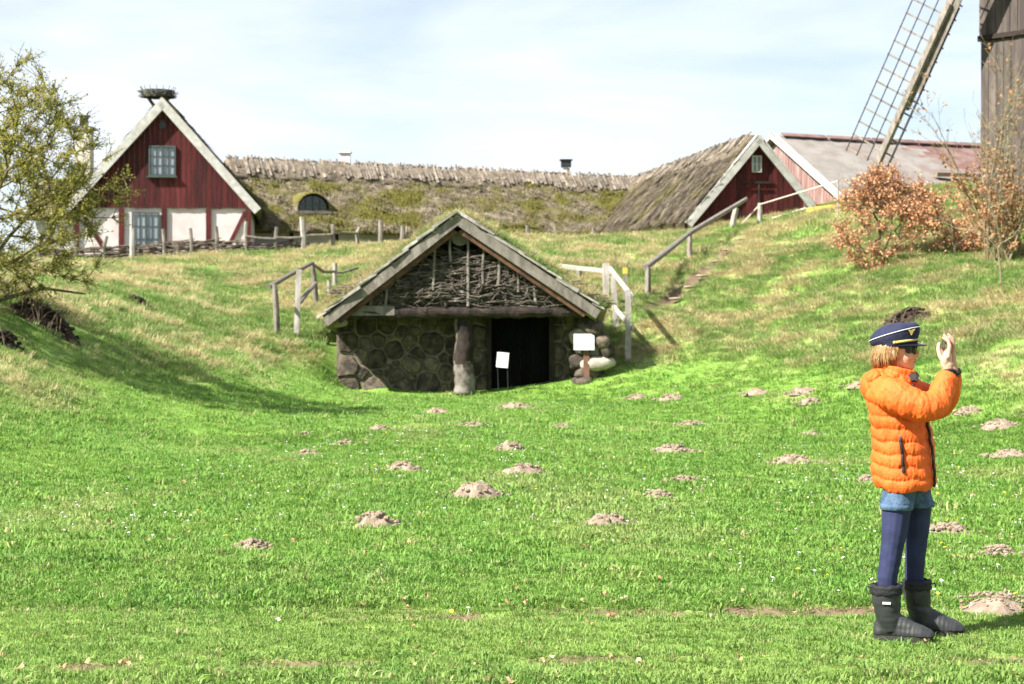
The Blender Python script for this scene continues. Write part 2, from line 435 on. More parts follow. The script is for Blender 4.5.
# worn tracks (two wheel ruts across the front) and the stepped path on the right
def rut(x, y):
    a = np.exp(-((y - 8.62 - 0.10 * np.sin(x * 0.7) - 0.02 * x) / 0.09) ** 2) * sstep(-0.9, 0.2, x + 1.2 * (fbm(x * 1.3, x * 0 + 2, 3) - 0.5))
    b = np.exp(-((y - 7.45 - 0.08 * np.sin(x * 0.9 + 1)) / 0.10) ** 2) * 0.35
    c = np.exp(-((y - 8.85 - 0.05 * np.sin(x)) / 0.08) ** 2) * 0.3
    patch = sstep(0.36, 0.54, fbm(x * 2.3 + 5, y * 5 + 1, 4))
    return np.clip((a + b + c) * patch * 1.5, 0, 1)
PATH = [hit(612 + 30, 308), hit(668, 302), hit(690, 284), hit(708, 266), hit(724, 252), hit(742, 238)]
def path_d(x, y):
    best = np.full(np.shape(x), 9e9)
    for a, b in zip(PATH[:-1], PATH[1:]):
        dx, dy = b.x - a.x, b.y - a.y
        t = np.clip(((x - a.x) * dx + (y - a.y) * dy) / (dx * dx + dy * dy), 0, 1)
        best = np.minimum(best, np.hypot((x - a.x - t * dx), (y - a.y - t * dy) * 0.8))
    return best
def dryness(x, y):
    z = ground(x, y, False)
    rough = sstep(0.2, 0.9, z) * (1 - sstep(120, 200, y))
    n = fbm(x * 0.95 + 31, y * 0.8 + 3, 4)
    fine = fbm(x * 2.1 + 9, y * 1.6 + 23, 3)
    # straw lies thickest along the bank's foot and shoulder and by the cellar walls
    zone = 0.30 * np.exp(-((z - 0.38) / 0.22) ** 2) + 0.10 * sstep(1.2, 3, z)
    shade = np.exp(-((x + 5.2) / 1.6) ** 2) * sstep(34, 27, y)
    d = sstep(0.46, 0.74, n + zone * 0.5 + (fine - 0.5) * 0.5 - 0.10 * shade) * rough
    lawn = (1 - rough) * sstep(0.60, 0.82, fbm(x * 0.9 + 71, y * 0.5 + 3, 4)) * 0.28
    track = 0.10 * sstep(9.3, 8.4, y) * (1 - rough)
    return np.clip(d + lawn + track, 0, 1), rough

# the ground: one sheet, fine near the camera and coarse towards the horizon
ny, nx = 620, 330
tv = np.linspace(0, 1, ny)
ys = np.where(tv < 0.05, -60 + tv / 0.05 * 63, 3 * (1500 / 3.0) ** np.clip((tv - 0.05) / 0.95, 0, 1) ** 1.35)
uu = np.linspace(-1, 1, nx); uu = np.sign(uu) * (0.42 * np.abs(uu) + 0.58 * np.abs(uu) ** 4)
gx = uu[None, :] * (6 + np.maximum(ys, 0) * 1.0)[:, None] * 1.0
gx = np.where(np.abs(uu)[None, :] > 0.999, np.sign(gx) * np.maximum(np.abs(gx), 70), gx)
gyv = np.repeat(ys[:, None], nx, 1)
X = gx.ravel(); Y = gyv.ravel(); Z = ground(X, Y)
Z = Z - 0.06 * rut(X, Y) - 0.13 * np.exp(-(path_d(X, Y) / 0.32) ** 2)
faces = (np.arange(ny - 1)[:, None] * nx + np.arange(nx - 1)[None, :]).ravel()
faces = np.stack([faces, faces + 1, faces + nx + 1, faces + nx], 1)
me = bpy.data.meshes.new('ground')
me.from_pydata(np.stack([X, Y, Z], 1).tolist(), [], faces.tolist())
dr, rg = dryness(X, Y)
soilm = np.clip(sstep(0.08, 0.3, rut(X, Y)) + sstep(0.45, 0.2, path_d(X, Y)) * sstep(0.3, 0.6, fbm(X * 2 + 1, Y * 2, 3) + 0.1), 0, 1)
for nm, val in (('dry', dr), ('rough', rg), ('bare', soilm)):
    at = me.attributes.new(nm, 'FLOAT', 'POINT'); at.data.foreach_set('value', val)
me.polygons.foreach_set('use_smooth', [True] * len(me.polygons))

def grass_mat(name, src, is_ground=False):
    m = bpy.data.materials.new(name); m.use_nodes = True
    nt = m.node_tree; nt.nodes.clear(); N = nt.nodes.new; L = nt.links.new
    out = N('ShaderNodeOutputMaterial')
    def attr(nm):
        a = N('ShaderNodeAttribute'); a.attribute_type = src; a.attribute_name = nm; return a.outputs['Fac']
    def mix(f, A, B):
        x = N('ShaderNodeMix'); x.data_type = 'RGBA'; L(f, x.inputs['Factor'])
        for val, k in ((A, 'A'), (B, 'B')):
            if isinstance(val, tuple): x.inputs[k].default_value = val + (1,)
            else: L(val, x.inputs[k])
        return x.outputs['Result']
    geo = N('ShaderNodeNewGeometry')
    def noise(s, d=4):
        n = N('ShaderNodeTexNoise'); n.inputs['Scale'].default_value = s; n.inputs['Detail'].default_value = d
        L(geo.outputs['Position'], n.inputs['Vector']); return n.outputs['Fac']
    def ramp(fac, a, b):
        r = N('ShaderNodeMapRange'); r.inputs['From Min'].default_value = a; r.inputs['From Max'].default_value = b
        L(fac, r.inputs['Value']); return r.outputs['Result']
    lush = mix(ramp(noise(0.8), 0.35, 0.65), (0.094, 0.232, 0.031), (0.150, 0.275, 0.045))
    lush = mix(ramp(noise(9.0), 0.35, 0.7), lush, (0.20, 0.31, 0.068))
    wild = mix(ramp(noise(1.3), 0.35, 0.65), (0.125, 0.23, 0.048), (0.225, 0.275, 0.09))
    col = mix(attr('rough'), lush, wild)
    straw = mix(ramp(noise(3.0), 0.3, 0.7), (0.42, 0.335, 0.17), (0.52, 0.435, 0.25))
    col = mix(attr('dry'), col, straw)
    b = N('ShaderNodeBsdfPrincipled'); b.inputs['Roughness'].default_value = 0.6 if not is_ground else 0.95
    b.inputs['Specular IOR Level'].default_value = 0.25 if not is_ground else 0.1
    if is_ground:
        soil = mix(ramp(noise(16), 0.3, 0.7), (0.10, 0.07, 0.042), (0.18, 0.13, 0.085))
        deep = mix(ramp(noise(5.0), 0.35, 0.65), col, (0.13, 0.21, 0.035))
        col = mix(attr('bare'), deep, soil)
        bp = N('ShaderNodeBump'); bp.inputs['Strength'].default_value = 0.8; bp.inputs['Distance'].default_value = 0.04
        L(noise(22, 6), bp.inputs['Height']); L(bp.outputs['Normal'], b.inputs['Normal'])
        L(col, b.inputs['Base Color']); L(b.outputs['BSDF'], out.inputs['Surface'])
    else:
        rnd = N('ShaderNodeAttribute'); rnd.attribute_type = src; rnd.attribute_name = 'tone'
        hs = N('ShaderNodeHueSaturation'); L(ramp(rnd.outputs['Fac'], 0, 1), hs.inputs['Value'])
        mr = N('ShaderNodeMapRange'); mr.inputs['To Min'].default_value = 0.84; mr.inputs['To Max'].default_value = 1.16
        L(rnd.outputs['Fac'], mr.inputs['Value']); L(mr.outputs['Result'], hs.inputs['Value']); L(col, hs.inputs['Color'])
        t = N('ShaderNodeBsdfTranslucent'); x = N('ShaderNodeMixShader'); x.inputs['Fac'].default_value = 0.42
        L(hs.outputs['Color'], b.inputs['Base Color']); L(hs.outputs['Color'], t.inputs['Color'])
        L(b.outputs['BSDF'], x.inputs[1]); L(t.outputs['BSDF'], x.inputs[2]); L(x.outputs['Shader'], out.inputs['Surface'])
    return m
M['ground'] = grass_mat('turf soil', 'GEOMETRY', True)
M['blade'] = grass_mat('grass blades', 'INSTANCER')
me.materials.append(M['ground'])
go = bpy.data.objects.new('ground', me)
finish(go, None, 'rolling green meadow with dry straw patches on its banks', None, None, 'structure')

# ------------------------------------------------------------------ scattering of small uncountable things
def tuft(name, n, h, spread, wid, lean, material, seed):
    rr = random.Random(seed); mb = MB()
    for _ in range(n):
        a = rr.uniform(0, 6.283); r = spread * math.sqrt(rr.random())
        bx, by = r * math.cos(a), r * math.sin(a)
        hh = h * rr.uniform(0.5, 1.15); da = a + rr.uniform(-1.2, 1.2); l = lean * hh * rr.uniform(0.2, 1.3)
        dx, dy = math.cos(da), math.sin(da); wx, wy = -dy * wid * rr.uniform(0.7, 1.3), dx * wid
        tw = rr.uniform(-1, 1); wx, wy = wx * math.cos(tw) - wy * math.sin(tw), wx * math.sin(tw) + wy * math.cos(tw)
        p = [(bx - wx, by - wy, -0.01), (bx + wx, by + wy, -0.01),
             (bx + dx * l * 0.4 + wx * 0.75, by + dy * l * 0.4 + wy * 0.75, hh * 0.6), (bx + dx * l * 0.4 - wx * 0.75, by + dy * l * 0.4 - wy * 0.75, hh * 0.6),
             (bx + dx * l, by + dy * l, hh * (1 - 0.25 * lean))]
        mb.add(p, [(0, 1, 2, 3), (3, 2, 4)])
    me = mb.mesh(name); me.materials.append(material)
    me.polygons.foreach_set('use_smooth', [True] * len(me.polygons))
    return bpy.data.objects.new(name, me)
def collect(name, objs):
    c = bpy.data.collections.new(name)
    for o in objs: c.objects.link(o)
    return c
_gn = {}
def scatter_group(coll):
    if coll.name in _gn: return _gn[coll.name]
    g = bpy.data.node_groups.new('scatter ' + coll.name, 'GeometryNodeTree'); _gn[coll.name] = g
    g.interface.new_socket('Geometry', in_out='INPUT', socket_type='NodeSocketGeometry')
    g.interface.new_socket('Geometry', in_out='OUTPUT', socket_type='NodeSocketGeometry')
    N = g.nodes.new; L = g.links.new
    gi = N('NodeGroupInput'); go_ = N('NodeGroupOutput'); iop = N('GeometryNodeInstanceOnPoints')
    ci = N('GeometryNodeCollectionInfo'); ci.inputs['Collection'].default_value = coll
    ci.inputs['Separate Children'].default_value = True; ci.inputs['Reset Children'].default_value = True
    def named(nm, t):
        n = N('GeometryNodeInputNamedAttribute'); n.data_type = t; n.inputs['Name'].default_value = nm
        return [s for s in n.outputs if s.enabled and s.name == 'Attribute'][0]
    L(gi.outputs[0], iop.inputs['Points']); L(ci.outputs[0], iop.inputs['Instance'])
    iop.inputs['Pick Instance'].default_value = True
    L(named('idx', 'INT'), iop.inputs['Instance Index'])
    e2r = N('FunctionNodeEulerToRotation'); L(named('rot', 'FLOAT_VECTOR'), e2r.inputs[0]); L(e2r.outputs[0], iop.inputs['Rotation'])
    L(named('scl', 'FLOAT_VECTOR'), iop.inputs['Scale'])
    L(iop.outputs[0], go_.inputs[0])
    return g
def scatter(name, P, idx, rot, scl, coll, extra=None, parent=None, label=None, kind='stuff', cat=None):
    off = np.array(BASE[parent.name]) if parent is not None else np.zeros(3)
    me = bpy.data.meshes.new(name); me.from_pydata((np.asarray(P) - off).tolist(), [], [])
    a = me.attributes.new('idx', 'INT', 'POINT'); a.data.foreach_set('value', np.asarray(idx, np.int32))
    a = me.attributes.new('rot', 'FLOAT_VECTOR', 'POINT'); a.data.foreach_set('vector', np.asarray(rot, float).ravel())
    a = me.attributes.new('scl', 'FLOAT_VECTOR', 'POINT'); a.data.foreach_set('vector', np.asarray(scl, float).ravel())
    for k, v in (extra or {}).items():
        a = me.attributes.new(k, 'FLOAT', 'POINT'); a.data.foreach_set('value', np.asarray(v, float))
    o = bpy.data.objects.new(name, me)
    finish(o, parent, label, cat, None, kind); BASE[o.name] = tuple(off)
    md = o.modifiers.new('scatter', 'NODES'); md.node_group = scatter_group(coll)
    return o
GRASS = collect('grass tufts', [tuft('grass_a%d' % i, 18, 0.0205, 0.075, 0.0029, 1.2, M['blade'], i) for i in range(4)]
                + [tuft('grass_b%d' % i, 30, 0.095, 0.14, 0.0040, 1.0, M['blade'], 10 + i) for i in range(4)]
                + [tuft('grass_c%d' % i, 34, 0.125, 0.16, 0.0042, 1.7, M['blade'], 20 + i) for i in range(3)]
                + [tuft('grass_d%d' % i, 12, 0.05, 0.06, 0.006, 1.3, M['blade'], 40 + i) for i in range(2)])
KEEP_OUT = []      # (x, y, r) circles without grass, filled by the builders below

# ------------------------------------------------------------------ buildings
def V(x, y, z=0.0): return Vector((x, y, z))
def gable_boards(parent, o, u, out, x0, x1, zb, roof, w, m, name='plank', th=0.03, gap=0.022, lift=0.0):
    """upright boards, each a part, cut to the roof line; o = origin, u = along the wall, out = outward"""
    n = max(1, round((x1 - x0) / w)); w = (x1 - x0) / n
    for i in range(n):
        a = x0 + i * w + gap / 2; b = x0 + (i + 1) * w - gap / 2
        za, zb2 = roof(a), roof(b)
        base = zb(0.5 * (a + b)) if callable(zb) else zb + random.uniform(-0.02, 0.02)
        if max(za, zb2) - base < 0.06: continue
        off = out * (lift + random.uniform(0, 0.012))
        pts = [(a, base), (b, base), (b, max(zb2, base + 0.02))]
        if a < roof.apex < b: pts.append((roof.apex, roof(roof.apex)))
        pts.append((a, max(za, base + 0.02)))
        mb = MB().prism([o + u * s + V(0, 0, z) + off for s, z in pts], out * th)
        obj(name, mb, m, parent)
class Roofline:
    def __init__(self, apex, z, s_l, s_r=None): self.apex = apex; self.z = z; self.l = s_l; self.r = s_r or s_l
    def __call__(self, s): return self.z - ((s - self.apex) * self.r if s > self.apex else (self.apex - s) * self.l)
def thatch_roof(parent, r0, r1, out, run, z_eave, th, m, name='thatch', back_run=None, nz=0.09, n_len=70, sag=0.0):
    """thatch over a ridge r0-r1: front slope towards out, back slope away; thick, rounded and uneven"""
    r0 = Vector(r0); r1 = Vector(r1); out = Vector(out).normalized()
    back_run = back_run or run
    prof = []
    K = 16
    zr = 0.0
    for k in range(K + 1):          # top surface, front eave to ridge
        t = k / K; prof.append((run * (1 - t), t, 0))
    for k in range(1, K + 1):
        t = 1 - k / K; prof.append((-back_run * (1 - t), t, 0))
    under = [(-back_run + 0.12, -0.03, 1), (0, 0.93, 1), (run - 0.12, -0.03, 1)]
    rings = []
    u = (r1 - r0); L = u.length
    for i in range(n_len + 1):
        s = i / n_len; base = r0 + u * s; ring = []
        drop = base.z - z_eave
        for (q, t, un) in prof + under:
            if un: p = V(base.x, base.y, z_eave + drop * t - th * 0.75) + out * q
            else:
                p = V(base.x, base.y, z_eave + drop * t) + out * q
                a = s * L; b = t * 4 + (7 if q < 0 else 0)
                n = float(fbm(a * 0.7 + 5 * base.z, b * 1.1 + 3, 4)) - 0.5
                n2 = float(fbm(a * 3.1 + 2, b * 4.3 + 3, 3)) - 0.5
                nrm = (out * (1 if q > 0 else -1) * drop + V(0, 0, run)).normalized()
                p += nrm * (n * nz * 2 + n2 * nz * 0.8)
                if t < 0.08: p.z -= 0.05 + 0.12 * (float(vnoise(a * 2.3, 4.2)) - 0.3)
                p.z -= sag * math.sin(math.pi * s)
            ring.append(p)
        rings.append(ring)
    mb = MB().rings(rings)
    ro = obj(name, mb, m, parent, smooth=True)
    # loose reed ends lying down the slope
    n = int(L * run * 36); rq = np.random.default_rng(int(L * 100)); P = []; ROTS = []
    for side, rn_ in ((1, run), (-1, back_run)):
        dn_ = (out * side * rn_ + V(0, 0, -(r0.z - z_eave))).normalized(); nm = (out * side * (r0.z - z_eave) + V(0, 0, rn_)).normalized()
        E = Matrix((dn_, nm.cross(dn_), nm)).transposed().to_euler()
        K2 = len(prof); 
        for _ in range(n if side > 0 else n // 3):
            i = rq.random() * (n_len - 0.01); k = rq.random() * (K - 0.01); a, b = int(i), int(k)
            off = b if side > 0 else K + b
            q = rings[a][off].lerp(rings[a][off + 1], k - b); q2 = rings[a + 1][off].lerp(rings[a + 1][off + 1], k - b)
            P.append(tuple(q.lerp(q2, i - a) + nm * 0.01)); ROTS.append((E.x, E.y, E.z))
    P = np.array(P); m2 = len(P); s = 0.7 + 0.7 * rq.random(m2)
    ROTS = np.array(ROTS) + rq.normal(0, 0.07, (m2, 3))
    scatter('reed_ends', P, rq.integers(0, 3, m2), ROTS, np.stack([s, s, s], 1), reed_set(m), None, parent)
    return ro
_rs = {}
def reed_set(m):
    if m.name in _rs: return _rs[m.name]
    objs = []
    for v in range(3):
        rr = random.Random(v + 60); mb = MB()
        for _ in range(16):
            x0 = rr.uniform(-0.16, 0.1); y0 = rr.gauss(0, 0.09); ln = rr.uniform(0.14, 0.34); w = rr.uniform(0.006, 0.013); z1 = rr.uniform(0.02, 0.055); dy = rr.gauss(0, 0.03)
            mb.add([(x0, y0 - w, -0.01), (x0, y0 + w, -0.01), (x0 + ln, y0 + dy + w, z1), (x0 + ln, y0 + dy - w, z1)], [(0, 1, 2, 3)])
        me = mb.mesh('reed_%d' % v); me.materials.append(m); objs.append(bpy.data.objects.new('reed_%s_%d' % (m.name[:3], v), me))
    _rs[m.name] = collect('reeds ' + m.name, objs); return _rs[m.name]
def ridge_timbers(parent, r0, r1, out, n, length, lean, m, z=0.0, skip=0.1):
    """pairs of split timbers straddling the ridge, each pair a part; their crossed ends stick up"""
    r0 = Vector(r0); r1 = Vector(r1); u = (r1 - r0).normalized(); out = Vector(out).normalized()
    dn = (out * math.cos(lean) + V(0, 0, -math.sin(lean))); dn2 = (-out * math.cos(lean) + V(0, 0, -math.sin(lean)))
    for i in range(n):
        if random.random() < skip: continue
        c = r0.lerp(r1, (i + 0.5 + random.uniform(-0.3, 0.3)) / n) + V(0, 0, z + random.uniform(-0.03, 0.03))
        k = u * random.uniform(-0.12, 0.12); ln = length * random.uniform(0.75, 1.3); w = random.uniform(0.05, 0.12); e = random.uniform(0.03, 0.24)
        mb = MB()
        d1 = (dn + k * 0.6).normalized(); d2 = (dn2 + k * 0.6).normalized()
        mb.beam(c - d1 * 0.04, c + d1 * ln, w, 0.06, dn.cross(u), jit=0.02)
        c2 = c + u * (w * 0.8)
        mb.beam(c2 - d2 * 0.04, c2 + d2 * ln, w * 0.9, 0.06, dn2.cross(u), jit=0.02)
        mb.beam(c, c - d1 * e + u * random.uniform(-.05, .05), 0.06, 0.05, dn.cross(u))
        obj('ridge_timber', mb, m, parent)
def window(parent, c, u, out, w, h, cols, rows, m_frame, m_pane, fw=0.06, mull=True, sill=False):
    """casement: frame as the part, its panes and bars below it"""
    c = Vector(c); z = V(0, 0, 1); mb = MB(); ax = (u, out, z)
    for s in (-1, 1):
        mb.box(c + u * (s * (w / 2 - fw / 2)), fw, 0.09, h, ax)
        mb.box(c + z * (s * (h / 2 - fw / 2)), w - 2 * fw, 0.09, fw, ax)
    if mull: mb.box(c, fw * 0.9, 0.095, h - 2 * fw, ax)
    fr = obj('window', mb, m_frame, parent)
    iw = (w - 2 * fw); ih = (h - 2 * fw); b = 0.025
    for i in range(cols):
        for j in range(rows):
            pc = c + u * ((i + 0.5) / cols * iw - iw / 2) + z * ((j + 0.5) / rows * ih - ih / 2) - out * 0.02
            tilt = out * random.uniform(-0.006, 0.006)
            obj('pane', MB().box(pc + tilt, iw / cols - b, 0.012, ih / rows - b, ax), m_pane, fr)
    bars = MB()
    for i in range(1, cols):
        if mull and cols % 2 == 0 and i == cols // 2: continue
        bars.box(c + u * (i / cols * iw - iw / 2), b, 0.05, ih, ax)
    for j in range(1, rows):
        bars.box(c + z * (j / rows * ih - ih / 2) - out * 0.004, iw, 0.04, b, ax)
    if bars.v: obj('glazing_bar', bars, m_frame, fr)
    if sill: obj('sill', MB().box(c - z * (h / 2 + 0.03) + out * 0.03, w + 0.12, 0.14, 0.05, ax), m_frame, fr)
    return fr

# --- the half-timbered gable house
u_w = V(0.995, -0.10).normalized(); back = V(-0.10, -0.995) * -1
back = V(-u_w.y * -1, 0); back = V(0.10, 0.995).normalized()
back = V(-0.12, 0.993).normalized(); u_w = V(back.y, -back.x); out_w = -back
go_ = V(*C(163, 100, 64)); zr = go_.z; O = V(go_.x, go_.y, 0)
house = thing('timber_house', (O.x, O.y, 3.6), 'tall red gable house with white half-timbered ground floor behind the wattle fence', 'house')
s45 = (zr - 5.42) / 3.53
rl = Roofline(0, zr - 0.28, s45)
for sgn in (-1, 1):
    pass
obj('wall', MB().prism([O + u_w * s + V(0, 0, z) for s, z in ((-3.2, 3.0), (3.2, 3.0), (3.2, 5.75), (0, zr - 0.45), (-3.2, 5.75))], back * 9.5), M['white_wall'], house)
gable_boards(house, O, u_w, out_w, -3.28, 3.28, 5.33, rl, 0.19, M['red_plank'], lift=0.03, th=0.04)
for s in (-3.12, -1.5, 0.05, 1.66, 3.12):
    obj('timber_post', MB().box(O + u_w * s + V(0, 0, 4.05) + out_w * 0.035, 0.19, 0.09, 2.5, (u_w, out_w, V(0, 0, 1))), M['red_plank'], house)
obj('sill_beam', MB().box(O + V(0, 0, 3.42) + out_w * 0.05, 6.5, 0.1, 0.2, (u_w, out_w, V(0, 0, 1))), M['red_plank'], house)
for a, b in (((-2.95, 5.2), (-2.1, 3.75)), ((3.0, 5.2), (2.3, 3.75))):
    obj('brace', MB().beam(O + u_w * a[0] + V(0, 0, a[1]) + out_w * 0.03, O + u_w * b[0] + V(0, 0, b[1]) + out_w * 0.03, 0.07, 0.14, out_w.cross(V(0, 0, 1))), M['red_plank'], house)
th_ridge0 = O + V(0, 0, zr + 0.02) + out_w * 0.12
thatch_roof(house, th_ridge0 + V(0, 0, 0.05), th_ridge0 + back * 10 + V(0, 0, 0.1), u_w, 3.55, 5.42, 0.3, M['thatch'], n_len=40)
for sgn in (-1, 1):
    a = O + V(0, 0, zr + 0.05) + out_w * 0.30; b = O + u_w * (sgn * 3.57) + V(0, 0, 5.32) + out_w * 0.30
    nrm = (u_w * sgn * (zr - 5.32) + V(0, 0, 3.57)).normalized()
    obj('barge_board', MB().beam(a - nrm * 0.16 - (b - a).normalized() * (0.02 if sgn > 0 else -0.13), b - nrm * 0.16, 0.06, 0.27, nrm), M['white_trim'], house)
    obj('barge_cap', MB().beam(a - nrm * 0.01 + out_w * -0.1, b - nrm * 0.01 + out_w * -0.1, 0.24, 0.05, nrm), M['white_trim'], house)
window(house, O + u_w * -0.02 + V(0, 0, 7.06) + out_w * 0.12, u_w, out_w, 0.98, 1.12, 4, 3, M['green_paint'], M['pane'], sill=True)
window(house, O + u_w * -0.62 + V(0, 0, 4.42) + out_w * 0.08, u_w, out_w, 1.0, 1.5, 4, 3, M['green_paint'], M['pane'])
obj('gable_vent', MB().prism([O + V(0, 0, 8.25) + u_w * q[0] + V(0, 0, q[1]) + out_w * 0.09 for q in ((-0.11, 0), (0.11, 0), (0.14, 0.16), (0, 0.34), (-0.14, 0.16))], out_w * 0.02), M['black_metal'], house)
ridge_timbers(house, O + V(0, 0, zr + 0.22) + back * 0.9, O + V(0, 0, zr + 0.25) + back * 9.6, u_w, 16, 0.8, R(47), M['ridge_wood'])

# --- stork nest wheel on the house's ridge
nc = V(*C(158, 96, 65.0)); nest = thing('stork_nest', (nc.x, nc.y, nc.z), 'dark stork nest platform of sticks on the peak of the red gable', 'nest')
mb = MB()
for k in range(20):
    a = 6.283 * k / 20; mb.box(nc + V(math.cos(a) * 0.57, math.sin(a) * 0.57, 0.07), 0.21, 0.07, 0.26, (V(-math.sin(a), math.cos(a)), V(math.cos(a), math.sin(a)), V(0, 0, 1)))
obj('wheel_rim', mb, M['nest'], nest)
for k in range(8):
    a = 6.283 * k / 8; d = V(math.cos(a), math.sin(a)); obj('spoke', MB().beam(nc + V(0, 0, -0.05), nc + d * 0.56 + V(0, 0, 0.04), 0.06, 0.05), M['nest'], nest)
for k in range(16):
    a = 6.283 * (k + 0.3) / 16; d = V(math.cos(a), math.sin(a)); obj('prong', MB().tube([nc + d * 0.56 + V(0, 0, 0.1), nc + d * 0.66 + V(0, 0, 0.34)], 0.014, 5), M['grey_wood'], nest)
for sx, sy in ((-0.3, -0.25), (0.3, -0.25), (-0.3, 0.25), (0.3, 0.25)):
    obj('strut', MB().beam(nc + V(sx * 1.4, sy, 0.02), nc + V(sx * 0.25, sy, -0.48), 0.07, 0.07), M['nest'], nest)
mb = MB()
for k in range(360):
    a = random.uniform(0, 6.283); r = 0.6 * math.sqrt(random.random()); z = random.uniform(-0.16, 0.2) * (1 - 0.7 * r)
    c = nc + V(math.cos(a) * r, math.sin(a) * r, 0.05 + z); b = random.uniform(0, 6.283); l = random.uniform(0.1, 0.3)
    mb.tube([c - V(math.cos(b) * l, math.sin(b) * l, 0), c + V(math.cos(b) * l, math.sin(b) * l, random.uniform(-0.05, 0.05))], 0.016, 3)
obj('nest_sticks', mb, M['nest'], nest, kind='stuff')

# --- white annex at the house's left with its cream chimney
ac = V(*C(58, 248, 69)); annex = thing('white_annex', (ac.x, ac.y, 3.5), 'low white outbuilding half hidden behind the budding tree', 'building')
obj('wall', MB().box((ac.x + 0.4, ac.y + 2.0, 4.3), 2.6, 4, 2.6), M['bright_white'], annex)
obj('corner_post', MB().box((ac.x + 0.72, ac.y - 0.04, 4.3), 0.16, 0.1, 2.5), M['red_plank'], annex)
obj('door', MB().box((ac.x - 0.5, ac.y - 0.03, 4.25), 0.7, 0.08, 1.5), M['white_trim'], annex)
thatch_roof(annex, (ac.x - 1.2, ac.y + 2.1, 7.0), (ac.x + 2.2, ac.y + 2.1, 7.0), (0, -1, 0), 2.6, 5.35, 0.25, M['thatch'], n_len=24)
cc = V(*C(84, 150, 72)); ch = obj('chimney', MB().box((cc.x, cc.y, 7.4), 0.66, 0.66, 3.3, jit=0.02), M['chimney'], annex)
obj('chimney_cap', MB().box((cc.x, cc.y, 9.1), 0.82, 0.82, 0.14), M['grey_wood'], ch)
obj('chimney_hood', MB().box((cc.x, cc.y, 9.38), 0.3, 0.3, 0.42).box((cc.x, cc.y, 9.62), 0.44, 0.44, 0.06), M['black_metal'], ch)

# --- the long thatched wing
A_ = V(-11.9, 72, 7.72); B_ = V(6.4, 79.3, 7.42); lu = (B_ - A_); lu.z = 0; lu.normalize(); ln_ = V(lu.y, -lu.x)
wing = thing('thatched_wing', (A_.x + lu.x * 9, A_.y + lu.y * 9, 4.0), 'long low farm wing under a mossy thatched roof with a ridge of crossed timbers', 'building')
mid = (A_ + B_) / 2
wl = MB().box(V(mid.x, mid.y, 4.2), 19.0, 4.7, 2.0, (lu, ln_, V(0, 0, 1)))
obj('wall', wl, M['white_wall'], wing)
thatch_roof(wing, A_, B_, ln_, 3.05, 4.95, 0.26, M['thatch'], n_len=150, nz=0.10)
sad = []
for i in range(101):
    p = A_.lerp(B_, i / 100); ring = []
    for q, z in ((0.80, -0.80), (0.74, -0.56), (0.36, -0.10), (0.1, 0.12), (-0.1, 0.12), (-0.36, -0.10), (-0.74, -0.56), (-0.80, -0.80), (0, -0.1)):
        e = float(fbm(i * 0.35 + q * 2, q * 3 + 4, 3)) - 0.5
        ring.append(p + ln_ * (q * (1 + 0.25 * e)) + V(0, 0, z + 0.16 * e))
    sad.append(ring)
obj('ridge_saddle', MB().rings(sad), M['ridge_straw'], wing, smooth=True)
ridge_timbers(wing, A_ + V(0, 0, 0.2), B_ + V(0, 0, 0.2), ln_, 150, 0.84, R(43), M['ridge_wood'], skip=0.06)
for k in range(9):
    c = A_ + lu * (2.2 + k * 1.9) + ln_ * 2.36 + V(0, 0, -7.72 + 4.45)
    obj('timber_post', MB().box(c, 0.16, 0.09, 1.2, (lu, ln_, V(0, 0, 1))), M['dark_wood'] if k % 2 else M['red_plank'], wing)
# eyebrow dormer
dc = V(*C(312, 212.5, 71.15))
du = lu; dn = ln_
rings = []
def arch(w, h, n=14):
    return [(w * math.cos(math.pi * k / n), h * math.sin(math.pi * k / n) ** 0.8) for k in range(n + 1)]
for (y, w, h, z) in ((0.24, 0.67, 0.775, 0.0), (0.22, 0.73, 0.84, -0.02), (0.02, 0.80, 0.89, -0.04), (-0.6, 0.95, 0.90, -0.02), (-1.5, 1.1, 0.80, 0.2)):
    rings.append([dc + du * a + dn * y + V(0, 0, z + b) for a, b in arch(w, h)])
n = len(rings[0]); mb = MB(); mb.add([p for r in rings for p in r], [(i * n + k, i * n + k + 1, (i + 1) * n + k + 1, (i + 1) * n + k) for i in range(len(rings) - 1) for k in range(n - 1)])
dorm = obj('dormer_hood', mb, M['thatch'], wing, smooth=True)
pts = arch(0.66, 0.77)
obj('dormer_reveal', MB().prism([dc + du * a + dn * 0.05 + V(0, 0, b) for a, b in pts], dn * 0.03), M['dark_wood'], dorm)
for i in range(4):
    a0, a1 = -0.6 + 0.30 * i, -0.6 + 0.30 * (i + 1)
    f = lambda a: 0.67 * max(0.0, 1 - (a / 0.65) ** 2) ** 0.45
    obj('dormer_pane', MB().prism([dc + dn * 0.10 + du * a + V(0, 0, z) for a, z in ((a0 + 0.03, 0.08), (a1 - 0.03, 0.08), (a1 - 0.03, max(0.12, f(a1))), ((a0 + a1) / 2, f((a0 + a1) / 2)), (a0 + 0.03, max(0.12, f(a0))))], dn * 0.012), M['dark_pane'], dorm)
for i in range(3):
    a0 = -0.30 + 0.30 * i; obj('dormer_bar', MB().beam(dc + dn * 0.13 + du * a0 + V(0, 0, 0.05), dc + dn * 0.13 + du * a0 + V(0, 0, 0.64), 0.04, 0.04), M['green_paint'], dorm)
obj('dormer_rail', MB().beam(dc + dn * 0.135 - du * 0.56 + V(0, 0, 0.33), dc + dn * 0.135 + du * 0.56 + V(0, 0, 0.33), 0.04, 0.05), M['green_paint'], dorm)
obj('dormer_sill', MB().beam(dc + dn * 0.2 - du * 0.74 + V(0, 0, 0.0), dc + dn * 0.2 + du * 0.74 + V(0, 0, 0.0), 0.24, 0.12), M['grey_wood'], dorm)
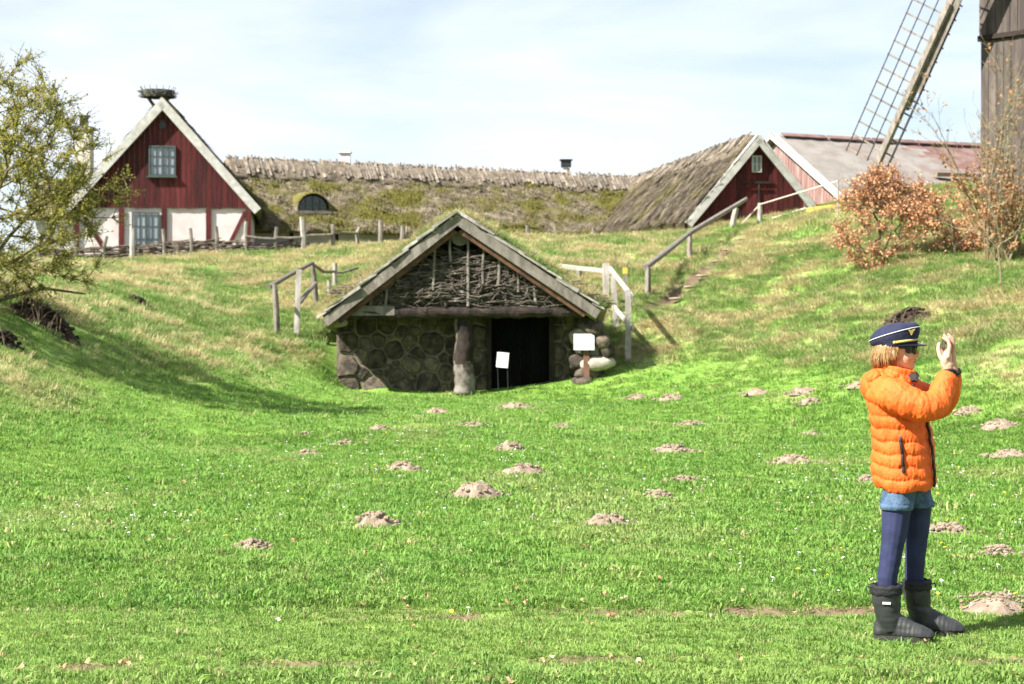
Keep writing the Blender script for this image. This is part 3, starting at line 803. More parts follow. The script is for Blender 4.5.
# chimneys
cc = V(*C(345, 160, 75.5)); k = obj('chimney', MB().box((cc.x, cc.y, 7.45), 0.46, 0.46, 1.9), M['bright_white'], wing, 'small white chimney')
obj('chimney_cap', MB().box((cc.x, cc.y, 8.44), 0.56, 0.62, 0.08), M['bright_white'], k)
cc = V(*C(566, 172, 78.4)); k = obj('stove_pipe', MB().tube([(cc.x, cc.y, 6.8), (cc.x, cc.y, 8.0)], 0.17, 10), M['chimney'], wing)
obj('pipe_hood', MB().box((cc.x, cc.y, 8.18), 0.46, 0.46, 0.28).box((cc.x, cc.y, 8.36), 0.58, 0.58, 0.05), M['black_metal'], k)

# --- the thatched barn with the red gable
G_ = V(8.88, 63, 7.86); E_ = V(5.6, 79, 7.5); bu = (E_ - G_); bu.z = 0; bu.normalize(); bl = V(-bu.y, bu.x); bo = -bu   # bl = left slope side
barn = thing('thatched_barn', (G_.x, G_.y, 4.6), 'thatched barn whose red board gable with a small window faces the slope', 'barn')
Ob = V(G_.x, G_.y, 0); s_b = (7.86 - 4.84) / 2.62
obj('wall', MB().prism([Ob + bu * 0.02 + bl * s + V(0, 0, z) for s, z in ((-2.35, 3.6), (2.35, 3.6), (2.35, 5.0), (0, 7.55), (-2.35, 5.0))], bu * 15), M['white_wall'], barn)
rlb = Roofline(0, 7.62, s_b)
gable_boards(barn, Ob, bl, bo, -2.42, 2.42, 4.3, rlb, 0.2, M['red_plank'], lift=0.0, th=0.04)
thatch_roof(barn, G_ + bo * 0.12 + V(0, 0, 0.03), E_, bl, 2.66, 4.98, 0.2, M['thatch_dry'], n_len=90, nz=0.06)
ridge_timbers(barn, G_ + V(0, 0, 0.15) + bu * 0.8, E_ + V(0, 0, 0.15), bl, 70, 0.6, R(46), M['ridge_wood'], skip=0.1)
sad = []
for i in range(61):
    p = (G_ + bu * 0.4).lerp(E_, i / 60); ring = []
    for q, z in ((0.64, -0.78), (0.58, -0.58), (0.3, -0.14), (0.08, 0.08), (-0.08, 0.08), (-0.3, -0.14), (-0.58, -0.58), (-0.64, -0.78), (0, -0.1)):
        e = float(fbm(i * 0.5 + q * 2, q * 3 + 14, 3)) - 0.5
        ring.append(p + bl * (q * (1 + 0.2 * e)) + V(0, 0, z + 0.12 * e))
    sad.append(ring)
obj('ridge_saddle', MB().rings(sad), M['thatch_dry'], barn, smooth=True)
for sgn in (-1, 1):
    a = G_ + bo * 0.26 + V(0, 0, 0.03); b = Ob + bl * (sgn * 2.74) + V(0, 0, 4.70) + bo * 0.26
    nrm = (bl * sgn * 3.0 + V(0, 0, 2.7)).normalized()
    obj('barge_board', MB().beam(a - nrm * 0.13 - (b - a).normalized() * (0.02 if sgn > 0 else -0.11), b - nrm * 0.13, 0.05, 0.22, nrm), M['white_trim'], barn)
    obj('barge_cap', MB().beam(a + nrm * 0.04 - bo * 0.1, b + nrm * 0.0 - bo * 0.1, 0.2, 0.05, nrm), M['white_trim'], barn)
window(barn, Ob + bl * 0.04 + V(0, 0, 6.86) + bo * 0.10, -bl, bo, 0.36, 0.6, 2, 2, M['white_trim'], M['pane'], fw=0.04)
obj('hatch_rail', MB().beam(Ob - bl * 0.6 + V(0, 0, 6.2) + bo * 0.075, Ob + bl * 0.55 + V(0, 0, 6.2) + bo * 0.075, 0.06, 0.08), M['dark_wood'], barn)
obj('hatch_rail', MB().beam(Ob - bl * 0.6 + V(0, 0, 5.95) + bo * 0.07, Ob + bl * 0.55 + V(0, 0, 5.95) + bo * 0.07, 0.05, 0.05), M['red_plank'], barn)
obj('hatch_post', MB().beam(Ob + bl * -0.05 + V(0, 0, 4.4) + bo * 0.07, Ob + bl * -0.05 + V(0, 0, 6.15) + bo * 0.07, 0.07, 0.05), M['dark_wood'], barn)
for s in (0.9, 2.4, 4.0):
    obj('timber_post', MB().box(Ob + bl * 2.37 + bu * s + V(0, 0, 4.4), 0.16, 0.1, 1.4, (bu, bl, V(0, 0, 1))), M['red_plank'], barn)
for i in range(5):
    s = -2.36 + 0.13 * i
    obj('plank', MB().box(Ob + bl * s + V(0, 0, 4.75 + 0.06 * i) + bo * 0.066, 0.11, 0.03, 0.9 + 0.12 * i, (bl, bo, V(0, 0, 1))), M['grey_wood'], barn)

M['moss_beam'] = mat('mossy board', (0.22, 0.20, 0.10), (0.16, 0.13, 0.09), 2, 0.95, 0.4)
# --- the larger barn behind, faded boards and pale roof
R0 = V(11.34, 74, 9.02); ru = V(0.951, 0.309); rn = V(0.309, -0.951)
big = thing('faded_barn', (R0.x + 6, R0.y, 5.8), 'large barn with faded pink boards and a pale worn roof behind the thatched barn', 'barn')
Or = V(R0.x, R0.y, 0); s_r = (9.02 - 6.1) / 6.0
obj('wall', MB().prism([Or + ru * 0.03 + rn * s + V(0, 0, z) for s, z in ((-5.6, 4.5), (5.6, 4.5), (5.6, 6.2), (0, 8.8), (-5.6, 6.2))], ru * 24), M['faded_plank'], big)
gable_boards(big, Or, rn, -ru, -3.0, 6.3, 4.8, Roofline(0, 8.82, s_r), 0.24, M['faded_plank'], th=0.04)
for sgn in (-1, 1):
    mb = MB(); nl, nw = 60, 20
    e0 = Or + rn * (6.6 * sgn) + V(0, 0, 5.78)
    vs = []
    for i in range(nl + 1):
        for j in range(nw + 1):
            p = (R0 - ru * 0.3).lerp(e0 - ru * 0.3, j / nw) + ru * (25 * i / nl)
            p.z += 0.10 * (float(fbm(i * 0.6, j * 0.5 + 30, 3)) - 0.5) + 0.02 * ((i + j) % 2) - 0.16 * math.sin(math.pi * min(1, i / nl))
            vs.append(p)
    fs = [(i * (nw + 1) + j, i * (nw + 1) + j + 1, (i + 1) * (nw + 1) + j + 1, (i + 1) * (nw + 1) + j) for i in range(nl) for j in range(nw)]
    k = len(vs); vs2 = [p - V(0, 0, 0.12) for p in vs]
    mb.add(vs, fs); mb.add(vs2, [tuple(reversed(f)) for f in fs])
    for q in range(len(mb.f)):
        i = (q % (nl * nw)) // nw; j = q % nw
        if i * 25 / nl > 5.4 + 0.22 * j + 2.2 * (float(vnoise(j * 0.5, i * 0.45 + 9)) - 0.5): mb.m[q] = 1
    obj('roof_slope', mb, [M['barn_roof'], M['barn_ridge']], big, smooth=True)
    a = R0 - ru * 0.36 + V(0, 0, 0.05); b = e0 - ru * 0.36 + V(0, 0, 0.0); nrm = (rn * sgn * 2.9 + V(0, 0, 6)).normalized()
    obj('barge_board', MB().beam(a - nrm * 0.08, b - nrm * 0.08, 0.06, 0.17, nrm), M['white_trim'], big)
    obj('barge_cap', MB().beam(a + nrm * 0.08 + ru * 0.1, b + nrm * 0.03 + ru * 0.08, 0.12, 0.04, nrm), M['white_trim'], big)
for i in range(11):
    w = 24 / 11
    obj('ridge_board', MB().beam(R0 + ru * (i * w + 0.1) + rn * 0.22 + V(0, 0, 0.03 - 0.16 * math.sin(math.pi * i / 11)), R0 + ru * (i * w + w) + rn * 0.22 + V(0, 0, 0.03 - 0.16 * math.sin(math.pi * (i + 1) / 11)), 0.36, 0.05, (rn * 0.45 + V(0, 0, 0.9))), M['barn_ridge'], big)
for i in range(7):
    c = Or + rn * 5.72 + ru * (4 + 2.6 * i) + V(0, 0, 5.7)
    obj('side_post', MB().box(c, 0.18, 0.12, 1.2, (ru, rn, V(0, 0, 1))), M['dark_wood'], big)

for fr0, fr1, nm in ((0.60, 0.60, 'eave_beam'), (0.97, 0.97, 'eave_beam')):
    e0 = Or + rn * 6.6 + V(0, 0, 5.78)
    p = R0.lerp(e0, fr0) + V(0, 0, 0.12); obj(nm, MB().beam(p + ru * 5.2, p + ru * 15, 0.28, 0.14, V(0, 0, 1), jit=0.04), M['moss_beam'], big)
# --- the windmill
mn = V(-0.766, -0.643).normalized(); me_ = V(0.643, -0.766).normalized()      # outward normal of the sail face; along the face
tip = V(10.48, 50, 5.53); sdir = (me_ * 0.5 + V(0, 0, 0.866)).normalized()
hub = tip + sdir * 10.2
mill = thing('windmill', (hub.x - mn.x * 3, hub.y - mn.y * 3, 5.2), 'old wooden windmill with weathered plank body and lattice sails at the top of the slope', 'windmill')
fc = hub - mn * 1.15; fc = V(fc.x, fc.y, 0)
W2 = 2.3; DEP = 5.2; zb, zt = 4.5, 15.4
obj('core', MB().box(fc - mn * (DEP / 2) + V(0, 0, (zb + zt) / 2), W2 * 2 - 0.1, DEP - 0.1, zt - zb, (me_, mn, V(0, 0, 1))), M['dark_wood'], mill)
seam = [8.6, 10.1, 12.6]
levels = [zb, 9.12, zt]
def boards_face(o, u, out, half, wv):
    n = round(2 * half / wv); wv = 2 * half / n
    for lv in range(2):
        for i in range(n):
            a = -half + wv * (i + 0.5)
            obj('plank', MB().box(o + u * a + out * (0.03 + 0.05 * lv + random.uniform(-0.006, 0.01)) + V(0, 0, (levels[lv] + levels[lv + 1]) / 2 + random.uniform(-0.03, 0.03)), wv - 0.014, 0.035, levels[lv + 1] - levels[lv] - (0.0 if lv else 0.08), (u, out, V(0, 0, 1))), M['mill_plank'], mill)
boards_face(fc, me_, mn, W2, 0.24)
boards_face(fc - mn * (DEP / 2) - me_ * W2, mn, -me_, DEP / 2, 0.24)
obj('skirt_board', MB().box(fc + mn * 0.11 + V(0, 0, 9.15), W2 * 2 + 0.1, 0.09, 0.13, (me_, mn, V(0, 0, 1))), M['dark_wood'], mill)
obj('skirt_board', MB().box(fc - mn * (DEP / 2) - me_ * (W2 + 0.11) + V(0, 0, 9.15), DEP, 0.09, 0.13, (mn, me_, V(0, 0, 1))), M['dark_wood'], mill)
obj('mill_roof', MB().prism([fc + mn * 0.3 + me_ * s + V(0, 0, z) for s, z in ((-2.2, 15.3), (2.2, 15.3), (1.6, 17.0), (0, 18.1), (-1.6, 17.0))], -mn * (DEP + 0.6)), M['mill_plank'], mill)
for sx in (-1, 1):
    for sy in (0.6, DEP - 0.6):
        b = fc + me_ * (sx * 1.4) - mn * sy; obj('trestle_leg', MB().beam(V(b.x, b.y, gz(b.x, b.y) - 0.2), V(b.x, b.y, 6.0), 0.32, 0.32, (1, 0, 0)), M['dark_wood'], mill)
obj('wind_shaft', MB().tube([hub + mn * 0.35, hub - mn * 1.4], 0.27, 12), M['dark_wood'], mill)
for kk in range(4):
    ang = kk * math.pi / 2
    h0 = sdir * -1; perp = me_ * 0.866 - V(0, 0, 0.5)
    sd_ = (h0 * math.cos(ang) + perp * math.sin(ang)).normalized()
    if kk == 0: LAT = 1 if sd_.cross(mn).x < 0 else -1
    lat = sd_.cross(mn).normalized() * LAT
    mb = MB()
    mb.beam(hub + sd_ * 0.2, hub + sd_ * 8.2, 0.19, 0.24, mn)
    mb.beam(hub + sd_ * 5.0 + mn * 0.16 - lat * 0.05, hub + sd_ * 10.2 + mn * 0.16 - lat * 0.05, 0.17, 0.14, mn)
    sail = obj('sail_stock', mb, M['grey_wood'], mill)
    for w_ in (0.38, 0.76, 1.14):
        obj('sail_rail', MB().beam(hub + sd_ * 1.9 + lat * w_ + mn * (0.05 + 0.12 * w_), hub + sd_ * (10.0 + 0.08 * w_) + lat * w_ + mn * (0.05 + 0.12 * w_), 0.024, 0.024, mn), M['black_metal'], sail)
    obj('sail_rail', MB().beam(hub + sd_ * 5.0 - lat * 0.30 - mn * 0.0, hub + sd_ * 9.9 - lat * 0.30 - mn * 0.0, 0.045, 0.045, mn), M['black_metal'], sail)
    for j in range(20):
        t = 2.0 + j * 0.42
        obj('sail_bar', MB().beam(hub + sd_ * t - lat * 0.36 - mn * 0.03, hub + sd_ * t + lat * 1.18 + mn * 0.18, 0.045, 0.03, mn), M['grey_wood'], sail)
    obj('leading_board', MB().beam(hub + sd_ * 2.0 - lat * 0.22 + mn * 0.06, hub + sd_ * 7.6 - lat * 0.22 + mn * 0.06, 0.2, 0.03, mn), M['grey_wood'], sail)

# ------------------------------------------------------------------ the earth cellar
YB, YW = 35.2, 36.2            # barge boards, front wall
def HB(px, py, d=YB): return V(*C(px, py, d))
ap = HB(457, 212); el = HB(322, 317); er = HB(601, 309)
hut = thing('earth_cellar', (ap.x, YW, -0.1), 'turf-roofed earth cellar with fieldstone front, wattle gable and black door', 'cellar')
UX = V(1, 0, 0); UY = V(0, 1, 0); UZ = V(0, 0, 1)
nl_ = V(-(ap.z - el.z), 0, (ap.x - el.x)).normalized(); nr_ = V((ap.z - er.z), 0, er.x - ap.x).normalized()
nl_ = V(-abs(ap.z - el.z), 0, abs(ap.x - el.x)).normalized(); nr_ = V(abs(ap.z - er.z), 0, abs(er.x - ap.x)).normalized()
for e, nn, k in ((el, nl_, 0.0), (er, nr_, 0.16)):
    dd = (e - ap).normalized()
    obj('barge_board', MB().beam(ap - nn * 0.125 + dd * k, e - nn * 0.125 + dd * 0.02, 0.07, 0.19, nn, jit=0.012), M['grey_wood'], hut)
    obj('inner_rafter', MB().beam(ap - nn * 0.275 + UY * 0.10 + dd * 0.1, e - nn * 0.275 + UY * 0.10 + dd * -0.2, 0.10, 0.11, nn), M['rafter'], hut)
    # row of flat edging pieces that hold the turf
    L = (e - ap).length; t = -0.02; i = 0
    while t < L - 0.05:
        ln = random.uniform(0.32, 0.55); a = ap + dd * t; b = ap + dd * min(L + 0.08, t + ln + 0.10)
        lift = random.uniform(0.0, 0.03)
        obj('edge_board', MB().beam(a + nn * (0.0 + lift) + UY * (0.08 + random.uniform(-.03, .03)), b + nn * (0.035 + lift) + UY * (0.08 + random.uniform(-.03, .03)), random.uniform(0.26, 0.34), 0.05, nn, jit=0.015), M['pale_wood'], hut)
        t += ln
# turf on the two roof slopes
rings = []
for j in range(26):
    y = YB + 0.10 + 5.6 * j / 25; sink = 0.55 * sstep(0.1, 1, j / 25)
    ring = []
    for k in range(31):
        q = -1 + 2 * k / 30
        p = ap.lerp(el, -q) if q < 0 else ap.lerp(er, q)
        edge = 1 - abs(q)
        th = 0.05 + 0.09 * sstep(0.0, 0.25, j / 25) + 0.06 * (float(fbm(q * 5 + 3, j * 0.6, 3)) - 0.5)
        rnd = 0.0 if abs(q) > 0.10 else -0.10 * (1 - abs(q) / 0.10)
        ring.append(V(p.x + (0.25 * q if j > 2 else 0.0), y, p.z + th + rnd - float(sink)))
    ring += [V(er.x - 0.1, y, er.z - 0.25 - float(sink)), V(ap.x, y, ap.z - 0.35 - float(sink)), V(el.x + 0.1, y, el.z - 0.25 - float(sink))]
    rings.append(ring)
TURF_RINGS = rings
obj('turf_roof', MB().rings(rings), M['turf'], hut, smooth=True)
# roof boards under the turf
for e, nn in ((el, nl_), (er, nr_)):
    dd = (e - ap).normalized(); L = (e - ap).length
    for i in range(11):
        a = ap + dd * (0.12 + i * L / 11.2); obj('roof_board', MB().beam(a - nn * 0.17 + UY * 0.1, a + dd * 0.0 - nn * 0.17 + UY * 1.6, 0.30, 0.035, nn), M['rafter'], hut)
# walls
obj('back_wall', MB().box((-1.05, YW + 0.45, 0.7), 5.2, 0.3, 2.6), M['mortar'], hut)
wz0, wz1 = -0.25, HZ and 1.46
obj('mortar_bed', MB().box(V((HB(413, 350, YW).x), YW + 0.2, 0.58), HB(490, 0, YW).x - HB(336, 0, YW).x, 0.2, 1.75), M['mortar'], hut)
obj('mortar_bed', MB().box(V(HB(567, 350, YW).x, YW + 0.2, 0.58), HB(585, 0, YW).x - HB(550, 0, YW).x, 0.2, 1.75), M['mortar'], hut)
def stone_field(x0, x1, z0, z1, y, n, m, seed, rmin=0.09):
    """packed irregular stones: relaxed random sites, each a bulging pebble fitted to its free space"""
    rr = np.random.default_rng(seed)
    P = np.stack([rr.uniform(x0, x1, n), rr.uniform(z0, z1, n)], 1)
    grid = np.stack(np.meshgrid(np.linspace(x0, x1, 60), np.linspace(z0, z1, 40)), -1).reshape(-1, 2)
    wgt = rr.uniform(0.0, 0.11, n)
    for _ in range(7):
        own = (((grid[:, None] - P[None]) ** 2).sum(-1) - wgt).argmin(1)
        for i in range(n):
            g = grid[own == i]
            if len(g): P[i] = g.mean(0)
    own = (((grid[:, None] - P[None]) ** 2).sum(-1) - wgt).argmin(1)
    for i in range(n):
        g = grid[own == i]
        if len(g) < 4: continue
        # outline: the cell's reach in 14 directions, pulled in for the joint
        ring = []
        for k in range(14):
            a = 2 * math.pi * k / 14; d = np.array([math.cos(a), math.sin(a)])
            r = 0.02
            for t in np.arange(0.02, 0.9, 0.012):
                q = P[i] + d * t
                if not (x0 - 0.01 <= q[0] <= x1 + 0.01 and z0 - 0.01 <= q[1] <= z1 + 0.01): break
                if (((q - P) ** 2).sum(-1) - wgt).argmin() != i: break
                r = t
            ring.append((d, r))
        rs = [r for _, r in ring]
        rs = [r_ * rr.uniform(0.93, 1.0) for r_ in rs]
        dep = rr.uniform(0.05, 0.09); rings = []
        tx, tz = rr.uniform(-0.12, 0.12, 2)
        for f, o_ in ((1.0, 0.06), (0.97, -0.45 * dep), (0.86, -0.9 * dep), (0.45, -dep)):
            rings.append([V(P[i][0] + ring[k][0][0] * max(0.02, (rs[k] - 0.008)) * f, y + o_ + rr.uniform(-0.007, 0.007) + (ring[k][0][0] * tx + ring[k][0][1] * tz) * rs[k] * f * (o_ < 0), P[i][1] + ring[k][0][1] * max(0.02, (rs[k] - 0.008)) * f) for k in range(14)])
        obj('stone', MB().rings(rings, cap0=False), m, hut)
stone_field(HB(337, 0, YW).x, HB(489, 0, YW).x, -0.2, 1.42, YW + 0.10, 62, M['stone'], 3)
stone_field(HB(552, 0, YW).x, HB(583, 0, YW).x, -0.15, 1.45, YW + 0.10, 12, M['stone'], 8)
# door of tarred boards
for i in range(6):
    x0 = HB(490, 0, YW).x; x1 = HB(551, 0, YW).x; w = (x1 - x0) / 6
    obj('door_plank', MB().box((x0 + w * (i + 0.5), YW + 0.2 + random.uniform(0, .01), 0.65), w - 0.012, 0.05, 1.75), M['door'], hut)
for px in (489, 552):
    obj('door_jamb', MB().box(V(HB(px, 0, YW).x, YW + 0.1, 0.65), 0.10, 0.24, 1.75), M['dark_wood'], hut)
# beams and the middle post
zl = HB(0, 311).z
obj('lintel', MB().tube([V(el.x + 0.5 + (er.x - el.x - 0.85) * i / 22, YB + 0.3, zl - 0.05 + 0.05 * i / 22 + random.uniform(-.012, .012)) for i in range(23)], [0.125 + random.uniform(-.012, .012) for i in range(23)], 14, jit=0.07), M['post_wood'], hut)
obj('end_plank', MB().beam(HB(336, 311, YB + 0.22), HB(394, 311, YB + 0.22), 0.09, 0.20, UZ, jit=0.015), M['grey_wood'], hut)
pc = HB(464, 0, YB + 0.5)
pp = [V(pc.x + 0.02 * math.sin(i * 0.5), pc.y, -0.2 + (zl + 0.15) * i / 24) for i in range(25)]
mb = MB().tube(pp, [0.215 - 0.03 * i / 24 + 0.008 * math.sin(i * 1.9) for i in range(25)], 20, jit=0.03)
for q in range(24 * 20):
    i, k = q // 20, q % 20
    if i * 0.065 - 0.2 < 0.48 + 0.5 * (float(fbm(k * 0.33, i * 0.11, 3)) - 0.5) - 0.25 * float(vnoise(k * 0.9, i * 0.8)): mb.m[q] = 1  # ragged pale foot: sun on the lower post, painted onto its faces
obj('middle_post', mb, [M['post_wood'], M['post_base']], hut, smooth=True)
obj('ridge_log', MB().tube([HB(460, 237, YB + 0.25), HB(460, 237, YB + 0.25) + UY * 4], [0.18, 0.18], 14, jit=0.03), M['grey_wood'], hut)
obj('king_post', MB().beam(HB(459, 246, YB + 0.5), HB(459, 306, YB + 0.5), 0.16, 0.16, UY), M['dark_wood'], hut)
for px, t, b in ((371, 293, 306), (386, 283, 306), (435, 246, 290), (450, 235, 262), (468, 234, 306), (484, 246, 284), (499, 257, 285), (517, 268, 292), (534, 280, 303)):
    a = HB(px, t, YB + 0.2); c = HB(px + random.uniform(-2, 2), b, YB + 0.2)
    obj('wattle_stake', MB().tube([a, a.lerp(c, 0.5) + UX * random.uniform(-.02, .02), c], [0.022, 0.027, 0.03], 6, jit=0.08), M['grey_wood'], hut)
# dark boarding behind the twigs, then the twigs
for i in range(9):
    z = zl + 0.1 + i * 0.2; hl = (ap.z - 0.35 - z)
    if hl < 0.1: break
    x0 = ap.x - hl * 1.2; x1 = ap.x + hl * 1.35
    obj('gable_board', MB().beam(V(x0, YB + 0.85, z), V(x1, YB + 0.85, z), 0.03, 0.19, UZ), M['dark_wood'], hut)
def twigs(n, fn, ln, r, y0, y1, wild):
    mb = MB()
    for _ in range(n):
        x, z = fn()
        y = random.uniform(y0, y1); L = random.uniform(*ln); a = random.gauss(0, wild)
        bend = random.gauss(0, 0.07); yb = random.uniform(-0.05, 0.05)
        d = V(math.cos(a), 0, math.sin(a)) * (L / 2); p = V(x, y, z); q = V(-math.sin(a), 0, math.cos(a))
        rr = random.uniform(*r)
        mb.tube([p - d, p - d * 0.3 + q * bend + UY * yb, p + d * 0.35 + q * bend * 0.7 - UY * yb, p + d], [rr, rr, rr * 0.8, rr * 0.5], 4, cap=False)
    return mb
def in_gable():
    while True:
        px = random.uniform(352, 592); py = random.uniform(252, 304)
        lim = 252 + (abs(px - 462) / 118.0) ** 1.5 * 42 + 6 * float(vnoise(px * 0.05, 2.0))
        if py > lim and random.random() < 0.5 + (py - 252) / 80:
            p = HB(px, py, YB + 0.4); return p.x, p.z
mb = twigs(900, in_gable, (0.4, 1.3), (0.008, 0.02), YB + 0.20, YB + 0.5, 0.2)
mb2 = twigs(160, in_gable, (0.2, 0.5), (0.006, 0.012), YB + 0.12, YB + 0.3, 0.9)
mb.add(mb2.v, mb2.f)
obj('wattle_twigs', mb, M['twig'], hut, kind='stuff', label='grey tangle of dry twigs filling the gable')
# boulders of the side walls
def boulder(c, r, m, parent, name='boulder', seed=0, flat=1.0):
    rot = Matrix.Rotation(random.uniform(-0.4, 0.4), 3, 'Y') @ Matrix.Rotation(random.uniform(0, 3), 3, 'Z')
    return obj(name, MB().ell(c, r, 16, 10, rot, nz=0.26, seed=seed, box=0.72), m, parent, smooth=True)
for i, (px, py, w, h, m) in enumerate([(590, 326, 22, 16, 'stone'), (586, 336, 26, 16, 'stone_pale'), (600, 341, 18, 15, 'stone'), (592, 350, 24, 14, 'stone_pale'), (603, 353, 16, 13, 'stone'),
                                       (584, 363, 20, 15, 'stone'), (597, 364, 24, 13, 'stone_pale'), (590, 374, 22, 12, 'stone'), (582, 382, 18, 10, 'stone'), (581, 348, 14, 14, 'stone'),
                                       (336, 323, 20, 8, 'stone_pale')]):
    c = HB(px, py, YB + 0.55 + 0.15 * (i % 2)); k = c.y / F
    boulder(c, (w * k / 2 * 0.95, 0.34, h * k / 2 * 1.12), M[m], hut, 'stone', seed=i * 1.7)

# ------------------------------------------------------------------ sign boards
b = hit(586, 383); tp = HB(586, 345, b.y)
sg = thing('sign_post', (b.x, b.y, b.z), 'small blank white sign on a brown post right of the cellar door', 'sign')
obj('post', MB().beam(V(b.x + 0.01, b.y, b.z - 0.15), V(tp.x, b.y, tp.z + 0.05), 0.12, 0.11, (0, 1, 0)), M['sign_post'], sg)
c = HB(584, 342, b.y - 0.09)
obj('board', MB().box(c, 0.42, 0.025, 0.33, (V(1, -0.06, 0.0).normalized(), V(0.06, 1, -0.12).normalized(), V(0, 0.12, 1).normalized())), M['bright_white'], sg)
b = V(HB(503, 0, 35.55).x, 35.55, gz(HB(503, 0, 35.55).x, 35.55))
sg = thing('notice_stand', (b.x, b.y, b.z), 'white printed notice on thin wire legs in front of the black door', 'sign')
c = HB(502.5, 360, 35.55); ax = (V(0.985, 0, -0.09).normalized(), V(0, 1, -0.1).normalized(), V(0.09, 0.1, 0.99).normalized())
brd = obj('board', MB().box(c, 0.24, 0.012, 0.31, ax), M['paper'], sg)
for i, (w, z) in enumerate(((0.12, 0.11), (0.17, 0.055), (0.16, 0.02), (0.17, -0.015), (0.13, -0.05), (0.16, -0.085))):
    obj('print_line', MB().box(c + ax[2] * z - ax[1] * 0.008, w, 0.003, 0.008, ax), M['ink'], brd)
for s in (-1, 1):
    obj('leg', MB().tube([c + UX * 0.1 * s - UZ * 0.12 + UY * 0.012, V(c.x + 0.1 * s + 0.02, c.y + 0.02, b.z - 0.1)], 0.008, 6), M['black_metal'], sg)

# ------------------------------------------------------------------ fences
def stake(parent, px, py_top, py_base, w_px, m, lean=0.0, name='post', rnd=True):
    b = hit(px, py_base); k = b.y / F; t = V(b.x + lean, b.y, CZ + (HZ - py_top) * k); r = w_px * k / 2
    mb = MB()
    if rnd: mb.tube([b - UZ * 0.2, b.lerp(t, 0.5) + UX * random.uniform(-.015, .015), t], [r * 1.08, r, r * 0.9], 8, jit=0.07)
    else: mb.beam(b - UZ * 0.2, t, r * 2, r * 1.4, (0, 1, 0), jit=0.008)
    obj(name, mb, m, parent); KEEP_OUT.append((b.x, b.y, 0.05))
    return b, t
def rail(parent, a, b, r, m, name='rail', bend=0.03, flat=None):
    mid = (a + b) / 2 + V(0, 0, random.uniform(-bend, bend))
    mb = MB()
    if flat: mb.beam(a, b, r * 0.8, r * 2.4, UZ, jit=0.008)
    else: mb.tube([a, mid, b], [r, r * 1.05, r * 0.9], 7, jit=0.06)
    obj(name, mb, m, parent)
# left of the cellar
fl = thing('pole_fence', tuple(hit(295, 337)), 'rough grey pole fence on the straw bank left of the cellar', 'fence')
b1, t1 = stake(fl, 277, 284, 334, 6, M['grey_wood'], -0.05); b2, t2 = stake(fl, 296, 270, 337, 5.5, M['pale_wood'], 0.07, rnd=False); b3, t3 = stake(fl, 317, 262, 305, 5, M['grey_wood'], -0.12)
b4, t4 = stake(fl, 335, 263, 287, 5, M['pale_wood']); b5, t5 = stake(fl, 329, 280, 300, 4, M['pale_wood'])
k = UZ * -0.05
rail(fl, t1 + V(-0.12, 0, -0.06), t3 + V(0.02, -0.06, -0.02), 0.05, M['grey_wood']); rail(fl, t3 + k, t4 + V(0, -.06, -0.22), 0.04, M['grey_wood'], bend=0.1)
rail(fl, b2.lerp(t2, 0.48) + UY * 0.08, b3.lerp(t3, 0.5) + V(0.05, -0.07, 0), 0.05, M['grey_wood']); rail(fl, t4 + V(-0.25, -.05, -0.24), up_to(358, 268, t4.y + 0.6), 0.035, M['grey_wood'], bend=0.08)
# right of the cellar
fr_ = thing('pole_fence', tuple(hit(628, 362)), 'pale split-rail fence climbing the slope right of the cellar', 'fence')
c1, s1 = stake(fr_, 628, 290, 363, 5.8, M['pale_wood'], 0, rnd=False); c2, s2 = stake(fr_, 617, 276, 330, 5, M['pale_wood'], -0.08, rnd=False); c3, s3 = stake(fr_, 606, 263, 316, 6, M['pale_wood'], 0, rnd=False); c4, s4 = stake(fr_, 579, 267, 281, 5, M['grey_wood'])
rail(fr_, s1 + V(0.1, -0.08, -0.16), s3 + V(0.08, -0.08, -0.12), 0.05, M['pale_wood'], flat=True); rail(fr_, s3 + V(0.1, -0.07, -0.20), s4 + V(-0.5, -0.07, 0.02), 0.045, M['pale_wood'], flat=True)
rail(fr_, c1.lerp(s1, 0.45) + V(0.1, -0.08, 0), c3.lerp(s3, 0.3) + V(0.05, -0.08, 0), 0.045, M['pale_wood'], flat=True); rail(fr_, c3.lerp(s3, 0.25) + V(0, -.09, 0.05), c3.lerp(s3, 0.25) + V(-0.95, 0.6, 0.32), 0.045, M['pale_wood'], flat=True)
b = hit(625, 303)
mk = thing('marker_post', tuple(b), 'thin dark trail post with a yellow band beside the pale split-rail fence', 'post')
tt = V(b.x, b.y, CZ + (HZ - 268) * b.y / F)
obj('post', MB().beam(b - UZ * 0.2, tt, 0.09, 0.09, (0, 1, 0)), M['grey_wood'], mk); obj('band', MB().beam(tt - UZ * 0.14, tt + UZ * 0.012, 0.104, 0.104, (0, 1, 0)), M['yellow'], mk)
# handrail of the stepped path
hr = thing('handrail', tuple(hit(648, 295)), 'single slanting wooden handrail up the stepped path to the farm', 'railing')
d1, e1 = stake(hr, 648, 268, 296, 6, M['grey_wood']); d2, e2 = stake(hr, 690, 234, 258, 5, M['grey_wood']); d3, e3 = stake(hr, 732, 208, 227, 6, M['pale_wood'], 0.15)
rail(hr, e1 + V(-0.06, -0.05, 0.02), e2 + V(0, -0.04, 0.04), 0.075, M['grey_wood']); rail(hr, e2 + V(0, -0.04, 0.04), up_to(746, 199, e3.y - 0.1), 0.08, M['grey_wood'])
